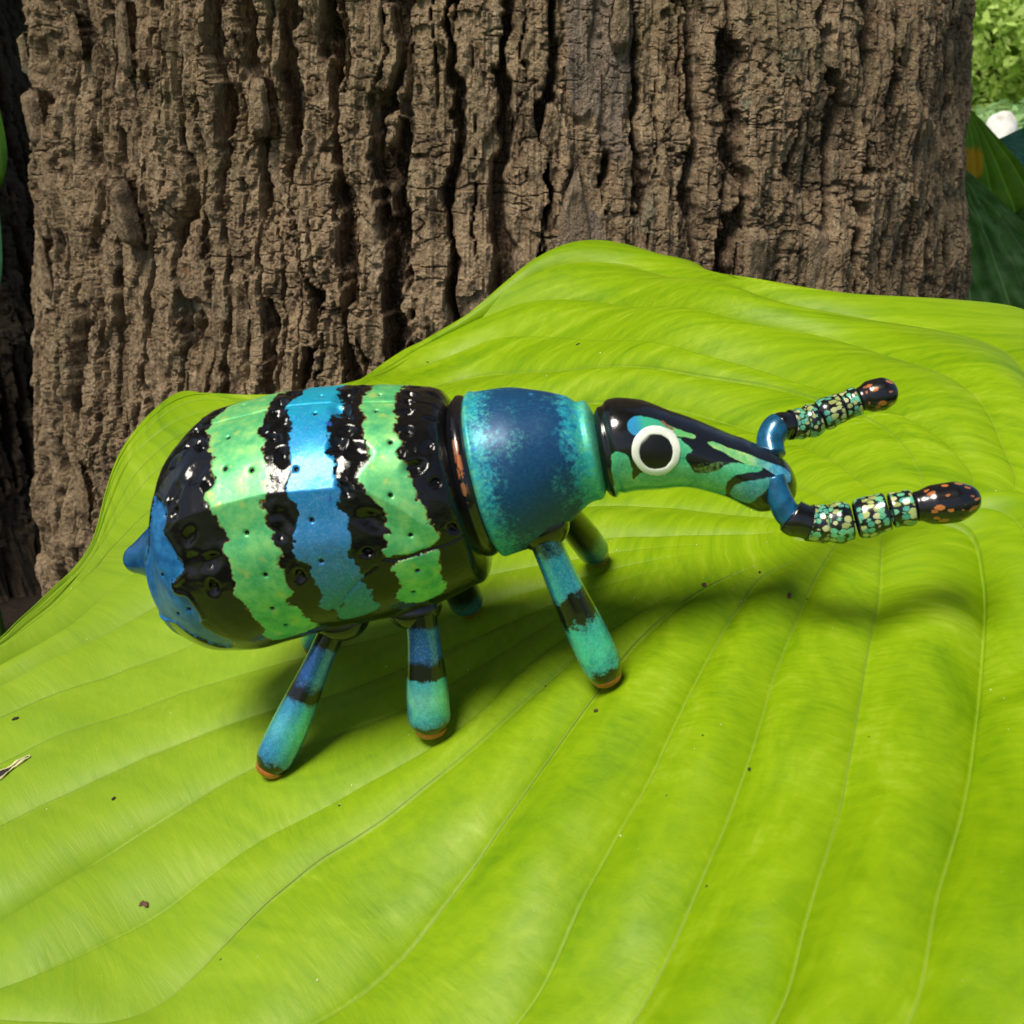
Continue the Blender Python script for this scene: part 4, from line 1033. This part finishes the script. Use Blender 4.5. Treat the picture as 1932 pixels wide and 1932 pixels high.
hosta_leaf('garden_leaf', (-.50, .90, .46), (-.407, .88, .68), .10, (.5, -1, .1), (.02, .10, .04), (.05, .18, .08), 'deeper green leaf edge at the far left below the bright one', 7, .0, 'green leaves left of the trunks')

SHRUB_BRIGHT = mat_leafy('shrub_bright', (.40, .58, .10), (.62, .76, .26), .55, .45)
SHRUB_MID = mat_leafy('shrub_mid', (.20, .34, .06), (.40, .54, .15), .55, .4)
SHRUB_COOL = mat_leafy('shrub_cool', (.22, .42, .15), (.44, .62, .28), .55, .4)
TWIG = mat_ground('twig_bark', (.09, .06, .04), (.16, .12, .08), 20)
def shrub(name, x, y, rx, rz, mat, label, cat, group, nleaf, leaf, seed, trunk=.4, droop=0.0):
    rs2 = np.random.RandomState(seed)
    root = tag(empty(name, (x, y, -.05)), label, cat, group)
    cl = []
    nb = 26
    for k in range(nb):
        v = rs2.normal(size=3); v /= np.linalg.norm(v); v[2] = abs(v[2]) * .9 + .0 if k % 3 else v[2]
        cl.append(np.array([v[0] * rx * rs2.uniform(.4, .95), v[1] * rx * rs2.uniform(.4, .95), trunk + rz * (1 + v[2] * rs2.uniform(.4, .95))]))
    cl = np.array(cl); which = rs2.randint(nb, size=nleaf)
    d = rs2.normal(size=(nleaf, 3)); d /= np.linalg.norm(d, axis=1, keepdims=True)
    P = cl[which] + d * rs2.uniform(.2, 1, (nleaf, 1)) ** .5 * rx * .36
    P[:, 2] = np.maximum(P[:, 2], .05)
    n_ = d * .6 + rs2.normal(size=(nleaf, 3)) * .5 + np.array([0, 0, .5]); n_ /= np.linalg.norm(n_, axis=1, keepdims=True)
    a1 = np.cross(n_, rs2.normal(size=(nleaf, 3))); a1 /= np.linalg.norm(a1, axis=1, keepdims=True); a1[:, 2] -= droop; a2 = np.cross(n_, a1)
    s = leaf * rs2.uniform(.6, 1.3, (nleaf, 1))
    V = np.stack([P - a1 * s, P + a2 * s * .45 + n_ * s * .08, P + a1 * s, P - a2 * s * .45 + n_ * s * .08], 1).reshape(-1, 3)
    F = np.arange(nleaf * 4).reshape(-1, 4)
    rnd = np.repeat(np.clip(hsh(which, which * 3, which * 0, seed) * .5 + rs2.rand(nleaf) * .5, 0, 1), 4)
    mesh_np('crown', V, F, mat, root, {'rnd': rnd}, smooth=False)
    for k in range(5):
        e = cl[k * 5]; pth = catmull([np.array([rs2.uniform(-.06, .06), rs2.uniform(-.06, .06), 0]), e * np.array([.35, .35, .5]), e], 16)
        grid('stem', tube(pth, np.linspace(.035, .008, 16) * (rz / .8), 8), TWIG, root, wrap=True)
SG = 'sunlit shrubs beyond the trunk'
shrub('shrub', 2.9, 6.8, .6, .30, SHRUB_COOL, 'low rounded cool green shrub far behind the blue green leaf', 'shrub', SG, 5200, .045, 1, .1)
shrub('shrub', 3.75, 8.8, 1.3, .95, SHRUB_BRIGHT, 'tall airy yellow green shrub in sunshine seen past the right edge of the broad trunk', 'shrub', SG, 15000, .048, 2, .15)
shrub('shrub', 3.3, 9.9, 1.1, .9, SHRUB_BRIGHT, 'yellow green shrub tucked close behind the right edge of the broad trunk', 'shrub', SG, 11000, .048, 8, .1)
shrub('shrub', 5.1, 11.8, 1.9, 1.6, SHRUB_MID, 'big mid green shrub farthest back at the top right corner', 'shrub', SG, 13000, .065, 3, .2)
shrub('shrub', 6.1, 15.5, 2.4, 2.2, SHRUB_BRIGHT, 'tall pale green shrub rising behind the yellow green one by the trunk', 'shrub', SG, 13000, .075, 4, .3)
shrub('shrub', -4.2, 9, 1.6, 1.3, SHRUB_MID, 'dim green shrub far behind at the left edge of the picture', 'shrub', SG, 6000, .08, 5, .2)
# blurred pale stone and a terracotta pot among the shrubs
u = np.linspace(0, np.pi, 24); a_ = np.linspace(0, 2 * np.pi, 36, endpoint=False); U_, A_ = np.meshgrid(u, a_, indexing='ij')
r_ = 1 + .22 * fbm(np.sin(U_) * np.cos(A_) * 1.6, np.sin(U_) * np.sin(A_) * 1.6, np.cos(U_) * 1.6, o=3, seed=15)
ms = NT('white_stone'); STONE = ms.base(ms.mix(ms.rng(ms.noise(9, 5), .5, .62), (.9, .89, .87), (.6, .57, .52)), .8, normal=ms.bump(ms.noise(20, 4), .4, .02))
o = grid('pale_stone', np.stack([r_ * .10 * np.sin(U_) ** .5 * np.cos(A_), r_ * .09 * np.sin(U_) ** .5 * np.sin(A_), r_ * .36 * np.cos(U_)], -1), STONE, wrap=True)
o.location = (2.12, 5.05, .26); tag(o, 'blurred bright white stone showing above the blue green leaf', 'stone')

RUSSET = mat_leafy('shrub_russet', (.22, .07, .035), (.42, .17, .09), .55, .3)
shrub('shrub', 2.72, 7.3, .26, .28, RUSSET, 'small russet shrub peeking out beside the right edge of the broad trunk', 'shrub', SG, 900, .05, 6, .25)
